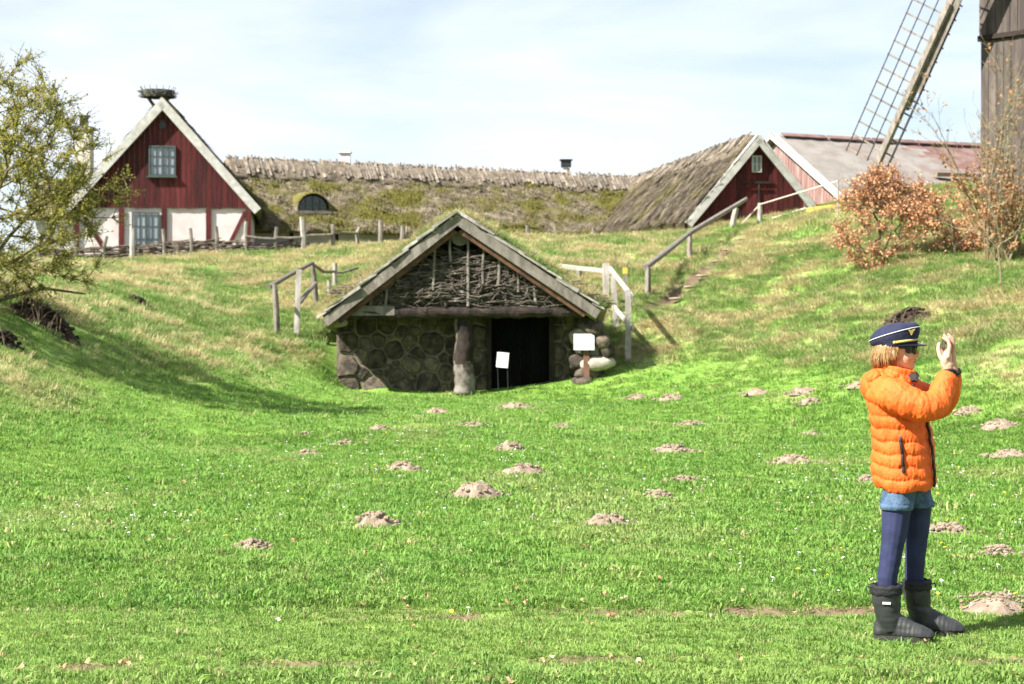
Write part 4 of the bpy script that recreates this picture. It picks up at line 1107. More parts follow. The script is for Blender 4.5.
# soil treads of the stepped path
for i, (px, py, w) in enumerate(((676, 299, 22), (690, 288, 20), (702, 276, 20), (716, 262, 18), (728, 251, 16), (741, 240, 18))):
    p = hit(px, py); k = p.y / F * w * 0.36
    o_ = obj('path_step', MB().ell(p + UZ * 0.0, (k, 0.25, 0.04), 12, 6, nz=0.3, seed=i * 2.1), M['soil'], None, 'worn pale soil step of the path, number %s up from the cellar fence' % ('one two three four five six'.split()[i]), 'step', 'soil steps of the path', smooth=True)
# rope fence towards the barn
rp = thing('rope_fence', tuple(hit(760, 223)), 'thin post and pale rope in front of the red barn gable', 'fence')
q, tq = stake(rp, 760, 203, 224, 5, M['pale_wood'])
rail(rp, tq - UZ * 0.05, V(*C(742, 224, q.y + 0.6)), 0.025, M['rope'], 'rope', 0.02); z2 = V(*C(838, 181, 52.0)); rail(rp, tq - UZ * 0.05, z2, 0.022, M['rope'], 'rope', 0.02)
q2, tq2 = V(z2.x, z2.y, gz(z2.x, z2.y)), z2; obj('post', MB().tube([q2 - UZ * 0.2, tq2 + UZ * 0.05], 0.028, 7), M['pale_wood'], rp)
rail(rp, hit(772, 221) + UZ * 0.06, hit(806, 212) + UZ * 0.12, 0.03, M['rope'], 'rope', 0.01)
yb0, yb1 = hit(808, 214), hit(839, 209)
obj('yellow_board', MB().beam(yb0 + UZ * 0.10, V(yb1.x, yb1.y - 0.2, CZ + (HZ - 206.5) * yb1.y / F), 0.12, 0.16, UZ, jit=0.01), M['yellow'], None, 'yellow board lying at the crest below the red barn', 'board')
# wattle fence before the farmhouse
wf = thing('wattle_fence', tuple(hit(160, 255)), 'low woven wattle fence with stakes in front of the farmhouse', 'fence')
WP = [hit(px, py) for px, py in ((40, 259), (76, 258), (105, 257), (133, 256), (165, 255), (192, 254), (217, 253), (246, 252), (276, 250), (303, 247), (333, 245), (358, 243))]
yline = [60.5] * 8 + [60.7, 61, 61.4, 62]
FP = []
for i, px in enumerate((40, 76, 105, 133, 165, 192, 217, 246, 276, 303, 333, 358)):
    x = (px - 512) / F * yline[i]; FP.append(V(x, yline[i], gz(x, yline[i])))
tops = (0.8, 0.85, 0.8, 1.0, 0.85, 0.85, 0.85, 0.95, 0.8, 1.1, 0.75, 0.6)
for i, p in enumerate(FP):
    m = M['pale_wood'] if i in (3, 7, 9) else M['grey_wood']; r = 0.11 if i in (3, 9) else 0.075
    obj('stake', MB().tube([p - UZ * 0.2, p + V(random.uniform(-.03, .03), -0.05, 0.5), p + V(random.uniform(-.08, .08), -0.02, tops[i] + 0.12)], [r, r * 0.95, r * 0.85], 7, jit=0.07), m, wf)
mb = MB()
for i in range(len(FP) - 1):
    a, b_ = FP[i], FP[i + 1]; dense = 26 if i < 7 else (12 if i < 9 else 0)
    for j in range(dense):
        z = random.uniform(-0.05, 0.52 if i < 7 else 0.38); s0 = random.uniform(-0.3, 0.2); s1_ = random.uniform(0.8, 1.3); r = random.uniform(0.018, 0.035)
        sw = 0.09 * (1 if j % 2 else -1)
        p0 = a.lerp(b_, s0) + V(0, sw, z); p1 = a.lerp(b_, 0.5) + V(0, -sw, z + random.uniform(-.06, .06)); p2 = a.lerp(b_, s1_) + V(0, sw, z + random.uniform(-.08, .08))
        mb.tube([p0, p1, p2], [r, r, r * 0.7], 4)
obj('wattle_rods', mb, M['wattle'], wf, kind='stuff')
for i in range(7, 11):
    rail(wf, FP[i] + V(0, -0.1, 0.55), FP[i + 1] + V(0, -0.1, 0.5), 0.045, M['grey_wood'])
for px, h in ((380, 1.0), (402, 0.7), (430, 0.85), (462, 0.5), (527, 0.6), (593, 0.45)):
    x = (px - 512) / F * 66; y = 66 if px < 500 else 69; x = (px - 512) / F * y
    z = gz(x, y); obj('yard_stake', MB().tube([V(x, y, z - 0.2), V(x + 0.03, y, z + h)], [0.1, 0.085], 7, jit=0.06), M['grey_wood'], None, 'short grey stake standing alone below the mossy eaves, %s' % {380: 'leftmost', 402: 'second from the farmhouse', 430: 'third from the farmhouse', 462: 'just above the cellar roof peak', 527: 'right of the cellar roof', 593: 'nearest the red barn'}[px], 'post', 'stakes below the thatched eaves')

# ------------------------------------------------------------------ molehills and bare earth
def molehill(px, py, w, h, label, m='soil', crumbs=60):
    p = hit(px, py + h * 0.35); k = p.y / F; r = w * k / 2 * 1.12; hh = max(0.05, min(0.55 * r, h * k * 0.7)) * random.uniform(0.75, 1.1)
    t = thing('molehill', tuple(p), label, 'molehill', 'molehills on the lawn')
    n, rr_ = 30, 9; vs = []; fs = []; sx = random.uniform(0, 50)
    sq = random.uniform(0.7, 1.0)
    for j in range(rr_ + 1):
        q = j / rr_
        for i in range(n):
            a = 6.2832 * i / n
            rad = r * q * (1 + 0.75 * (float(fbm(math.cos(a) * 1.1 + sx, math.sin(a) * 1.1 + sx, 3)) - 0.5))
            x = p.x + rad * math.cos(a); y = p.y + rad * math.sin(a) * sq
            z = hh * (1 - q ** 2.3) + (0.5 * hh * (float(vnoise(x * 11 + sx, y * 11)) - 0.5) + 0.45 * hh * (float(vnoise(x * 38 + sx, y * 38)) - 0.5)) * (1 - q ** 3) * min(1, q * 3)
            vs.append(V(x, y, p.z + z - 0.02 * q))
    for j in range(rr_):
        for i in range(n):
            i2 = (i + 1) % n; fs.append((j * n + i, (j + 1) * n + i, (j + 1) * n + i2, j * n + i2))
    obj('heap', MB().add(vs, fs), M[m], t)
    mb = MB()
    for _ in range(crumbs):
        a = random.uniform(0, 6.283); q = random.uniform(0.15, 1.45); x = p.x + r * q * math.cos(a); y = p.y + r * q * sq * math.sin(a)
        s = random.uniform(0.008, 0.022) * (1 + r); z = p.z + hh * max(0, 1 - q ** 1.7) + s * 0.3
        mb.ell((x, y, z), (s, s * random.uniform(.7, 1.1), s * 0.7), 6, 4, nz=0.3, seed=random.random() * 9)
    obj('crumbs', mb, M[m], t, kind='stuff')
    KEEP_OUT.append((p.x, p.y, r * 1.02))
    return p
HEAPS = [(375, 521, 46, 17, 'tall crumbly molehill, frontmost at the middle of the lawn'), (475, 490, 52, 19, 'largest pale molehill near the middle of the lawn'),
         (607, 520, 44, 13, 'wide low molehill, foremost of those right of the middle'), (402, 466, 36, 13, 'brown molehill in line behind the tall frontmost one'),
         (525, 469, 42, 14, 'sandy molehill just behind and right of the largest one'), (658, 494, 30, 10, 'small pale molehill behind the wide low one'),
         (510, 447, 28, 12, 'rounded grey molehill among white daisies mid lawn'), (515, 405, 34, 9, 'molehill straight in front of the cellar door'),
         (563, 427, 25, 6, 'flat sandy molehill on its own in front of the sign post'), (672, 397, 28, 9, 'brown molehill at the foot of the right slope, below the fence'),
         (437, 411, 25, 7, 'grassed molehill in front of the cellar post'), (345, 443, 18, 7, 'small molehill nearest the left bank'), (308, 452, 22, 7, 'low molehill at the foot of the left bank'),
         (305, 434, 16, 6, 'tiny molehill on the edge of the bank shadow'), (472, 424, 28, 6, 'faint flattened molehill between the door and the daisies'), (692, 423, 36, 8, 'pale flat molehill in the middle of the right lawn'),
         (672, 449, 42, 9, 'spread double molehill with a grassy gap'), (758, 391, 28, 9, 'molehill at the slope foot halfway between fence and person'), (803, 391, 30, 9, 'left larger one of the paired molehills at the slope foot'),
         (811, 401, 24, 9, 'nearer one of the paired molehills at the slope foot'), (638, 396, 20, 7, 'small molehill by the split-rail fence foot'), (793, 459, 42, 13, 'full round molehill left of the orange jacket'),
         (812, 434, 20, 5, 'small pale molehill up the lawn left of the orange jacket'), (970, 409, 30, 12, 'molehill right behind the raised elbows'), (1001, 424, 38, 11, 'molehill at the picture edge behind the person'),
         (1009, 454, 36, 9, 'lower of the molehills at the right picture edge'), (948, 527, 46, 13, 'wide molehill behind the knees of the person'), (252, 546, 30, 8, 'thin bare molehill alone on the left lawn'),
         (868, 480, 22, 9, 'molehill half hidden by the hem of the orange jacket'), (685, 480, 30, 5, 'nearly overgrown molehill behind the small pale one'), (1000, 552, 30, 8, 'low molehill behind the bare earth patch'),
         (860, 386, 26, 6, 'flat molehill just left of the person’s shoulder'), (380, 428, 22, 5, 'worn molehill between the bank and the cellar post')]
for h in HEAPS: molehill(*h)
def earth(px, py, w, h, label, m, name, cat, deep=0.0, roots=0, hgt=0.10, stretch=0.9):
    """bare patch or burrow: rough soil with clods, sunk when deep > 0"""
    p = hit(px, py + h * 0.3); k = p.y / F; r = w * k / 2
    t = thing(name, tuple(p), label, cat)
    n, rr_ = 40, 14; vs = []; fs = []; s = random.uniform(0, 50)
    ry = r * stretch
    for j in range(rr_ + 1):
        q = j / rr_
        for i in range(n):
            a = 6.2832 * i / n; rad = q * (1 + 0.5 * (float(vnoise(math.cos(a) * 1.6 + s, math.sin(a) * 1.6 + s)) - 0.5))
            x = p.x + r * rad * math.cos(a); y = p.y + ry * rad * math.sin(a); g = gz(x, y)
            z = g + 0.03 * (1 - q) + hgt * (1 - q * q) + (hgt * 1.3 * (float(fbm(x * 7 + s, y * 7, 3)) - 0.5)) * (1 - q ** 4) - deep * (1 - q ** 2) * 0 - 0.02 * q
            vs.append(V(x, y, z))
    for j in range(rr_):
        for i in range(n):
            i2 = (i + 1) % n; fs.append((j * n + i, (j + 1) * n + i, (j + 1) * n + i2, j * n + i2))
    obj('bare_soil', MB().add(vs, fs), M[m], t)
    mb = MB()
    for _ in range(70):
        a = random.uniform(0, 6.283); q = random.random(); x = p.x + r * q * math.cos(a); y = p.y + ry * q * math.sin(a); z_ = gz(x, y) + 0.03 + hgt * (1 - q * q); ss = random.uniform(0.006, 0.026) * (0.5 + r * 0.6) * (2.6 if m == 'dark_soil' else 1)
        mb.ell((x, y, z_), (ss, ss * 0.9, ss * 0.65), 7, 5, nz=0.35, seed=random.random() * 9)
    obj('clods', mb, M[m], t, kind='stuff')
    if roots:
        mb = MB()
        for _ in range(roots):
            a = random.uniform(-1.2, 1.2); x = p.x + r * math.sin(a) * random.uniform(.3, 1.1); y = p.y - ry * 0.3 * random.random(); z_ = gz(x, y) + hgt * 1.4
            ex = x + random.uniform(-.35, .35); mb.tube([V(x, y, z_), V((x + ex) / 2, y - 0.15, z_ - 0.06), V(ex, y - 0.3, gz(ex, y - 0.3) + random.uniform(-.02, .1))], [0.014, 0.011, 0.006], 4)
        obj('roots', mb, M['root'], t, kind='stuff')
    KEEP_OUT.append((p.x, p.y, r * 0.8))
    return p
earth(998, 600, 74, 26, 'pale bare earth patch beside the rubber boots', 'soil', 'earth_patch', 'earth', hgt=0.028, stretch=1.6)
earth(998, 553, 30, 8, 'faint bare patch on the grass right of the knees', 'soil', 'earth_patch', 'earth', hgt=0.02, stretch=1.2)
P_BUR = earth(45, 318, 72, 38, 'dark burrow with hanging roots at the top of the left bank', 'dark_soil', 'burrow', 'burrow', roots=22, hgt=0.30, stretch=0.6)
earth(6, 338, 34, 22, 'second dark burrow at the left picture edge', 'dark_soil', 'burrow', 'burrow', roots=6, hgt=0.14, stretch=0.8)
earth(139, 299, 24, 13, 'small dark hole in the grass above the bank', 'dark_soil', 'burrow', 'burrow', hgt=0.06)
earth(906, 316, 56, 18, 'dark dug-up soil on the slope above the navy cap', 'dark_soil', 'dug_earth', 'earth', roots=4, hgt=0.16, stretch=0.6)
earth(810, 219, 22, 8, 'reddish bare spot near the crest of the slope', 'soil', 'earth_patch', 'earth', hgt=0.04)
rc = hit(20, 322)
obj('dead_branch', MB().tube([rc + V(-0.7, -0.3, 0.05), rc + V(-0.2, -0.25, 0.32), rc + V(0.35, 0.0, 0.48), rc + V(0.9, 0.3, 0.40)], [0.045, 0.035, 0.025, 0.012], 6, jit=0.1), M['root'], None, 'bare dead branch lying over the dark burrow', 'branch')

# ------------------------------------------------------------------ trees and shrubs
def grow(root, pts, r_tip, seed=0, bias=0.35, expo=2.2, wob=0.08, trunk=None):
    """branches joining every crown point to the nearest point of the growing skeleton"""
    rr = random.Random(seed)
    nodes = [Vector(root)]; par = [-1]; plen = [0.0]
    for t in (trunk or []):
        nodes.append(Vector(t)); par.append(len(nodes) - 2); plen.append(plen[-1] + (nodes[-1] - nodes[-2]).length)
    pts = sorted([Vector(p) for p in pts], key=lambda p: (p - nodes[-1]).length)
    for p in pts:
        arr = np.array([n[:] for n in nodes]); d = np.sqrt(((arr - np.array(p[:])) ** 2).sum(1)) + bias * np.array(plen)
        i = int(d.argmin()); a = nodes[i]; L = (p - a).length; n = max(1, int(L / 0.22)); last = i
        for k in range(1, n + 1):
            t = k / n; q = a.lerp(p, t)
            q += Vector((rr.gauss(0, 1), rr.gauss(0, 1), rr.gauss(0, 1) - 0.4 * math.sin(math.pi * t))) * (wob * L * 0.35 * (1 if k < n else 0))
            nodes.append(q); par.append(last); plen.append(plen[last] + (q - nodes[last]).length); last = len(nodes) - 1
    area = [0.0] * len(nodes); kids = [0] * len(nodes)
    for i in range(len(nodes) - 1, 0, -1):
        if area[i] == 0: area[i] = r_tip ** expo
        area[par[i]] += area[i]
    rad = [max(r_tip, a ** (1 / expo)) for a in area]
    return nodes, par, rad
def branch_mesh(nodes, par, rad, mb, n=5):
    for i in range(1, len(nodes)):
        a, b = nodes[par[i]], nodes[i]; mb.tube([a, b + (b - a) * 0.06], [min(rad[par[i]], rad[i] * 1.35), rad[i]], n if rad[i] > 0.012 else 3, cap=False)
def leaf(mb, p, size, rr, droop=0.3, asp=0.72):
    d = Vector((rr.gauss(0, 1), rr.gauss(0, 1), rr.gauss(0, 1) - droop)).normalized(); s = d.orthogonal().normalized()
    s = (Matrix.Rotation(rr.uniform(0, 6.28), 3, d) @ s); nn = d.cross(s); L = size * rr.uniform(0.6, 1.25)
    a = p + d * L * 0.5 + s * (L * asp * 0.5) + nn * L * 0.1; b = p + d * L * 0.5 - s * (L * asp * 0.5) + nn * L * 0.1
    mb.add([p, a, p + d * L, b], [(0, 1, 2), (0, 2, 3)])
def plant(name, label, cat, root, pts, r_tip, m_bark, m_leaf, leaves, size, twigs, twl, seed, trunk=None, group=None, bias=0.35, crown='crown', lmask=None, wob=0.08):
    rr = random.Random(seed)
    t = thing(name, tuple(root), label, cat, group)
    nodes, par, rad = grow(root, pts, r_tip, seed, bias, trunk=trunk, wob=wob)
    mb = MB(); branch_mesh(nodes, par, rad, mb)
    lf = MB(); fine = [i for i in range(1, len(nodes)) if rad[i] < r_tip * 2.6]
    tips = []
    for _ in range(twigs):
        i = rr.choice(fine); p = nodes[i]; d = (nodes[i] - nodes[par[i]]).normalized() + Vector((rr.gauss(0, .6), rr.gauss(0, .6), rr.gauss(0.15, .5)))
        d.normalize(); L = twl * rr.uniform(0.4, 1.2); q = p + d * (L * 0.5) + Vector((rr.gauss(0, .04), rr.gauss(0, .04), rr.gauss(0, .04))) * L; e = p + d * L + Vector((rr.gauss(0, .1), rr.gauss(0, .1), rr.gauss(0.05, .1))) * L
        mb.tube([p, q, e], [r_tip * 0.75, r_tip * 0.55, r_tip * 0.35], 3, cap=False); tips.append((p, q, e))
    for _ in range(leaves):
        p, q, e = rr.choice(tips); s = rr.random(); c = p.lerp(q, s * 2) if s < 0.5 else q.lerp(e, s * 2 - 1)
        if lmask and not lmask(c, rr): continue
        leaf(lf, c + Vector((rr.gauss(0, .02), rr.gauss(0, .02), rr.gauss(0, .02))), size, rr)
    obj('trunk', mb, m_bark, t)
    obj(crown, lf, m_leaf, t)
    return t
M['bud_leaf'] = mat('young olive leaves', (0.46, 0.45, 0.085), (0.30, 0.29, 0.055), 9, 0.6, trans=0.45, c3=(0.54, 0.46, 0.11), s3=3.0, p3=(0.55, 0.7))
M['beech_leaf'] = mat('dry beech leaves', (0.76, 0.39, 0.185), (0.52, 0.235, 0.105), 11, 0.65, trans=0.3, c3=(0.84, 0.56, 0.35), s3=17, p3=(0.52, 0.64))
M['shrub_leaf'] = mat('sparse brown leaves', (0.50, 0.26, 0.13), (0.38, 0.20, 0.09), 9, 0.65, trans=0.3)

def crown_pts(n, c, r, seed, shape=None, hollow=0.25):
    rr = random.Random(seed); out = []
    while len(out) < n:
        v = Vector((rr.uniform(-1, 1), rr.uniform(-1, 1), rr.uniform(-1, 1)))
        if not hollow < v.length < 1: continue
        p = Vector((c[0] + v.x * r[0], c[1] + v.y * r[1], c[2] + v.z * r[2]))
        k = float(noise3(np.array([p.x * 1.1, p.y * 1.1, p.z * 1.1])))
        if k < 0.47 and rr.random() < 0.85: continue
        if shape and not shape(p): continue
        out.append(p)
    return out
# the budding tree at the left edge
tr = V(*C(-52, 0, 25.0)); tr.z = gz(tr.x, tr.y)
cc = V(*C(-40, 183, 25.0))
pts = crown_pts(330, cc, (2.1, 1.9, 1.85), 4) + crown_pts(120, V(*C(-175, 150, 25.5)), (2.0, 1.9, 2.2), 5)
pts += [V(*C(x, y, d)) for x, y, d in ((128, 190, 25.2), (118, 205, 24.8), (124, 178, 25.4), (105, 160, 25.1), (60, 262, 24.6), (85, 282, 24.9), (40, 285, 24.4), (95, 268, 25), (20, 262, 24.3), (60, 240, 25.3), (92, 228, 25.2), (75, 185, 24.8), (100, 190, 25.6), (70, 130, 25.2), (50, 95, 25), (25, 60, 25.3), (88, 212, 24.7), (112, 218, 25), (8, 285, 24.6), (62, 276, 25.3))]
plant('budding_tree', 'budding olive-green tree with fine branches on the left bank', 'tree', tr, pts, 0.008, M['bark'], M['bud_leaf'], 50000, 0.040, 7600, 0.32, 21,
      trunk=[tr + V(0.05, 0, 0.5), tr + V(0.02, 0.05, 1.0), tr + V(0.12, 0, 1.5)])
# the copper beech bush and its thinner neighbour
def bush_at(px, py): 
    return hit(px, py)
rb = hit(882, 270)
k = rb.y / F
def bsh(p): return p.z > gz(p.x, p.y) + 0.12
bp = crown_pts(260, rb + V(0.15, 0.2, 1.05), (1.2, 1.0, 1.2), 6, bsh) + crown_pts(60, rb + V(0.1, 0.2, 1.9), (0.5, 0.5, 0.5), 9, bsh)
plant('beech_bush', 'dense copper-brown beech bush on the slope above the person', 'bush', rb, bp, 0.005, M['bark_brown'], M['beech_leaf'], 8000, 0.068, 3600, 0.34, 31, bias=0.25, trunk=[rb + V(0.05, 0.05, 0.25)])
rb2 = hit(955, 255)
bp = crown_pts(150, rb2 + V(-0.05, 0.4, 0.72), (1.15, 0.8, 0.72), 16, bsh)
plant('beech_bush', 'low rusty beech scrub between the dense bush and the tall shrub', 'bush', rb2, bp, 0.005, M['bark_brown'], M['beech_leaf'], 3200, 0.075, 1100, 0.32, 37, bias=0.25, trunk=[rb2 + V(0, 0, 0.2)])
# tall thin shrub at the right edge: several upright stems
rb3 = hit(1000, 262)
rr = random.Random(5)
ts_ = thing('tall_shrub', tuple(rb3), 'tall thin shrub with upright mossy stems and a few rusty leaves before the mill', 'shrub')
lf = MB(); mb = MB()
def shoot(p, d, L, r, depth):
    pts = [p]; n = max(3, int(L / 0.16)); q = p.copy(); dd = d.copy()
    for i in range(n):
        dd = (dd + Vector((rr.gauss(0, .07), rr.gauss(0, .07), 0.045 + rr.gauss(0, .04)))).normalized(); q = q + dd * (L / n); pts.append(q.copy())
    mb.tube(pts, [max(0.0035, r * (1 - 0.8 * i / n)) for i in range(n + 1)], 5 if r > 0.012 else 3, cap=False)
    for i in range(1, n + 1):
        h = pts[i].z - rb3.z
        if depth < 3:
            for _ in range(2 if depth else 1):
                if rr.random() < (0.62 if depth == 0 else 0.4):
                    a = rr.uniform(0, 6.283); nd = (dd * 0.9 + Vector((math.cos(a), math.sin(a), 0.15)) * rr.uniform(.5, .9)).normalized()
                    shoot(pts[i], nd, L * rr.uniform(.18, .42) * (1 - 0.35 * i / n), max(0.004, r * (1 - 0.8 * i / n) * 0.55), depth + 1)
        if depth >= 1 and rr.random() < max(0.03, 0.62 - h / 4.2):
            for _ in range(rr.randint(1, 3)): leaf(lf, pts[i] + Vector((rr.gauss(0, .03), rr.gauss(0, .03), rr.gauss(0, .03))), 0.085, rr)
for i in range(15):
    a = rr.uniform(0, 6.283); ln = rr.uniform(2.3, 4.4); sp = rr.uniform(0.08, 0.42)
    shoot(rb3 + V(rr.uniform(-.5, .6), rr.uniform(-.3, .3), -0.05), Vector((math.cos(a) * sp, math.sin(a) * sp, 1)).normalized(), ln, rr.uniform(0.016, 0.032), 0)
obj('trunk', mb, M['bark_grey'], ts_); obj('crown', lf, M['shrub_leaf'], ts_)
rb4 = hit(1001, 290)
pts = [rb4 + V(x, y, z) for x, y, z in ((0, 0, 0.9), (-0.06, 0, 1.2), (-0.4, 0, 1.15), (-0.9, 0, 1.2), (0.35, 0, 1.45), (0.1, 0, 1.7), (0.5, 0.1, 1.2), (-0.2, 0.1, 1.6))]
plant('sapling', 'single thin sapling standing in front of the tall shrub', 'sapling', rb4, pts, 0.010, M['bark_grey'], M['shrub_leaf'], 60, 0.06, 26, 0.3, 44, trunk=[rb4 + V(-0.02, 0, 0.45), rb4 + V(-0.06, 0, 0.8)])

# ------------------------------------------------------------------ the person
PX, PY = (908 - 512) / F * 8.0, 8.0
PZ = gz(PX, PY) + 0.012
PO = V(PX, PY, PZ)
BR = -0.231                      # the figure's own frame is turned square to the sight line
def L_(x, y, z): return PO + Matrix.Rotation(BR, 3, 'Z') @ V(x, y, z)
person = thing('person', tuple(PO), 'person in orange puffer jacket, navy cap and rubber boots taking a photo with raised hands', 'person')
M['skin'] = mat('skin', (0.62, 0.36, 0.26), (0.54, 0.29, 0.205), 18, 0.5, spec=0.35)
M['orange'] = mat('orange nylon', (0.92, 0.150, 0.020), (0.80, 0.115, 0.014), 9, 0.62, 0.75, 60, (1, 1, 0.6), spec=0.3, bdist=0.012)
M['denim'] = mat('washed denim', (0.045, 0.085, 0.155), (0.10, 0.16, 0.25), 22, 0.85, 0.4, 90)
M['tights'] = mat('navy tights', (0.019, 0.023, 0.068), (0.028, 0.034, 0.092), 10, 0.8, 0.08, 60, bdist=0.004)
M['rubber'] = mat('dark grey rubber', (0.022, 0.024, 0.025), (0.036, 0.038, 0.038), 14, 0.5, 0.15, 30, spec=0.4)
M['sole'] = mat('rubber sole', (0.025, 0.025, 0.024), (0.04, 0.036, 0.03), 14, 0.75)
M['cuff'] = mat('black nylon', (0.012, 0.012, 0.014), (0.02, 0.02, 0.022), 12, 0.7, 0.5, 40)
M['navy'] = mat('navy wool', (0.016, 0.019, 0.05), (0.024, 0.028, 0.068), 20, 0.85, 0.3, 60)
M['visor'] = mat('visor', (0.012, 0.013, 0.022), rough=0.35)
M['gold'] = mat('gold braid', (0.56, 0.44, 0.13), (0.42, 0.33, 0.10), 40, 0.45)
M['hair'] = mat('blond hair', (0.40, 0.25, 0.115), (0.23, 0.13, 0.055), 30, 0.5, c3=(0.46, 0.31, 0.16), s3=40, p3=(0.5, 0.66))
M['lens'] = mat('dark lens', (0.005, 0.005, 0.006), rough=0.16, spec=0.35)
M['zip'] = mat('zip tape', (0.02, 0.012, 0.012), rough=0.6)
M['lining'] = mat('grey lining', (0.075, 0.07, 0.072), rough=0.8)
M['lip'] = mat('lips', (0.46, 0.17, 0.14), rough=0.45)

YAW = -0.20                      # head turned a little towards the camera
hc = V(-0.052, 0.0, 0.0)
def Hd(x, y, z):                 # head frame to world
    q = Matrix.Rotation(YAW, 3, 'Z') @ V(x - hc.x, y, 0); return L_(hc.x + q.x, q.y, z)
# --- body: one continuous skin
mb = MB()
Rh = Matrix.Rotation(YAW + BR, 3, 'Z')
mb.ell(Hd(-0.058, 0, 1.335), (0.092, 0.074, 0.098), 22, 16, Rh)
mb.ell(Hd(-0.022, 0, 1.283), (0.060, 0.056, 0.066), 20, 14, Rh)
mb.ell(Hd(-0.012, 0, 1.252), (0.040, 0.042, 0.036), 16, 10, Rh)
mb.ell(Hd(0.010, 0, 1.237), (0.022, 0.024, 0.019), 12, 8, Rh)
mb.capsule(Hd(0.026, 0, 1.322), Hd(0.043, 0, 1.291), 0.008, 0.0115, 10)
for s in (-1, 1):
    mb.ell(Hd(0.034, 0.010 * s, 1.287), (0.010, 0.008, 0.007), 10, 6, Rh)
    mb.ell(Hd(0.010, 0.034 * s, 1.285), (0.026, 0.020, 0.024), 12, 8, Rh)
    mb.ell(Hd(-0.055, 0.076 * s, 1.302), (0.017, 0.008, 0.028), 10, 8, Rh)
mb.ell(Hd(0.026, 0, 1.268), (0.013, 0.024, 0.0075), 12, 6, Rh)
mb.ell(Hd(0.023, 0, 1.256), (0.013, 0.021, 0.008), 12, 6, Rh)
mb.ell(Hd(0.018, 0, 1.315), (0.018, 0.048, 0.012), 12, 6, Rh)
mb.chain([L_(-0.055, 0, 1.27), L_(-0.075, 0, 1.19), L_(-0.065, 0, 1.10), L_(-0.04, 0, 0.92), L_(-0.01, 0, 0.74)], [0.048, 0.05, 0.085, 0.085, 0.09])
# arms
mb.chain([L_(-0.09, -0.05, 1.12), L_(-0.10, -0.12, 1.12), L_(0.02, -0.18, 1.07), L_(0.11, -0.175, 1.06), L_(0.145, -0.14, 1.12), L_(0.178, -0.105, 1.212)], [0.05, 0.045, 0.04, 0.035, 0.03, 0.022])
mb.chain([L_(-0.05, 0.05, 1.12), L_(-0.05, 0.12, 1.12), L_(0.09, 0.15, 1.06), L_(0.145, 0.125, 1.055), L_(0.175, 0.085, 1.12), L_(0.202, 0.048, 1.21)], [0.05, 0.045, 0.04, 0.035, 0.03, 0.022])
# legs (inside the tights)
for pts in (((-0.03, -0.07, 0.72), (-0.05, -0.075, 0.58), (-0.074, -0.078, 0.38), (-0.09, -0.08, 0.22), (-0.10, -0.08, 0.09)), ((0.02, 0.06, 0.72), (0.044, 0.07, 0.58), (0.036, 0.075, 0.38), (0.028, 0.08, 0.22), (0.035, 0.085, 0.09))):
    mb.chain([L_(*p) for p in pts], [0.06, 0.055, 0.042, 0.034, 0.03])
for s, (wx, wy) in ((-1, (0.180, -0.105)), (1, (0.202, 0.048))):
    # palm
    pr = Matrix.Rotation(0.35 * s + BR, 3, 'Z')
    mb.chain([L_(wx, wy, 1.215), L_(wx - 0.004, wy, 1.245)], [0.023, 0.026])
    mb.ell(L_(wx - 0.006, wy - 0.004 * s, 1.272), (0.019, 0.036, 0.046), 14, 10, pr)
    mb.ell(L_(wx - 0.020, wy + 0.012 * -s, 1.255), (0.016, 0.018, 0.028), 12, 8)
    # four fingers up the back of the phone, unequal and bent
    for i, (dy, ln) in enumerate(((-0.028, 0.052), (-0.010, 0.068), (0.009, 0.074), (0.027, 0.066))):
        y0 = wy + dy * -s * -1; z0 = 1.308 - abs(i - 2) * 0.004
        tipx = -0.012 - 0.004 * i
        mb.chain([L_(wx - 0.002, y0, z0 - 0.02), L_(wx + 0.004, y0 - 0.002 * s, z0 + ln * 0.42), L_(wx - 0.002, y0 - 0.007 * s, z0 + ln * 0.74), L_(wx + tipx, y0 - 0.011 * s, z0 + ln * 0.98)], [0.0098, 0.0086, 0.008, 0.0068], 10)
    # thumb on the near face of the phone
    mb.chain([L_(wx - 0.020, wy - 0.010 * s, 1.258), L_(wx - 0.038, wy - 0.016 * s, 1.288), L_(wx - 0.045, wy - 0.026 * s, 1.318), L_(wx - 0.041, wy - 0.034 * s, 1.342)], [0.013, 0.0115, 0.0098, 0.0078], 10)
body = remesh(mb, 0.0032, 2)
obj('body', body, M['skin'], person, smooth=True)
mb = MB(); mb.ell(Hd(0.0335, 0, 1.2675), (0.0075, 0.018, 0.0042), 12, 6, Rh); mb.ell(Hd(0.031, 0, 1.2575), (0.0075, 0.016, 0.0050), 12, 6, Rh)
obj('lips', mb, M['lip'], person, smooth=True)

# --- puffer jacket
def baffle(t, amp=0.085): return 1 + amp * (abs(math.sin(math.pi * t)) ** 0.55 - 0.72)
def lerp_tab(tab, z):
    for (z0, *a), (z1, *b) in zip(tab[:-1], tab[1:]):
        if z0 <= z <= z1:
            k = (z - z0) / (z1 - z0); k = k * k * (3 - 2 * k) if len(a) else k
            return [p + (q - p) * k for p, q in zip(a, b)]
    return list(tab[-1][1:]) if z > tab[-1][0] else list(tab[0][1:])
TH = -0.30
torso = [(0.672, -0.012, 0.134, 0.150), (0.72, -0.015, 0.145, 0.158), (0.82, -0.020, 0.142, 0.158), (0.93, -0.030, 0.136, 0.158), (1.03, -0.045, 0.130, 0.168), (1.10, -0.062, 0.122, 0.172), (1.155, -0.075, 0.102, 0.150), (1.195, -0.078, 0.078, 0.098), (1.225, -0.072, 0.068, 0.074)]
mb = MB(); rings = []; z = 0.672; nn = 72
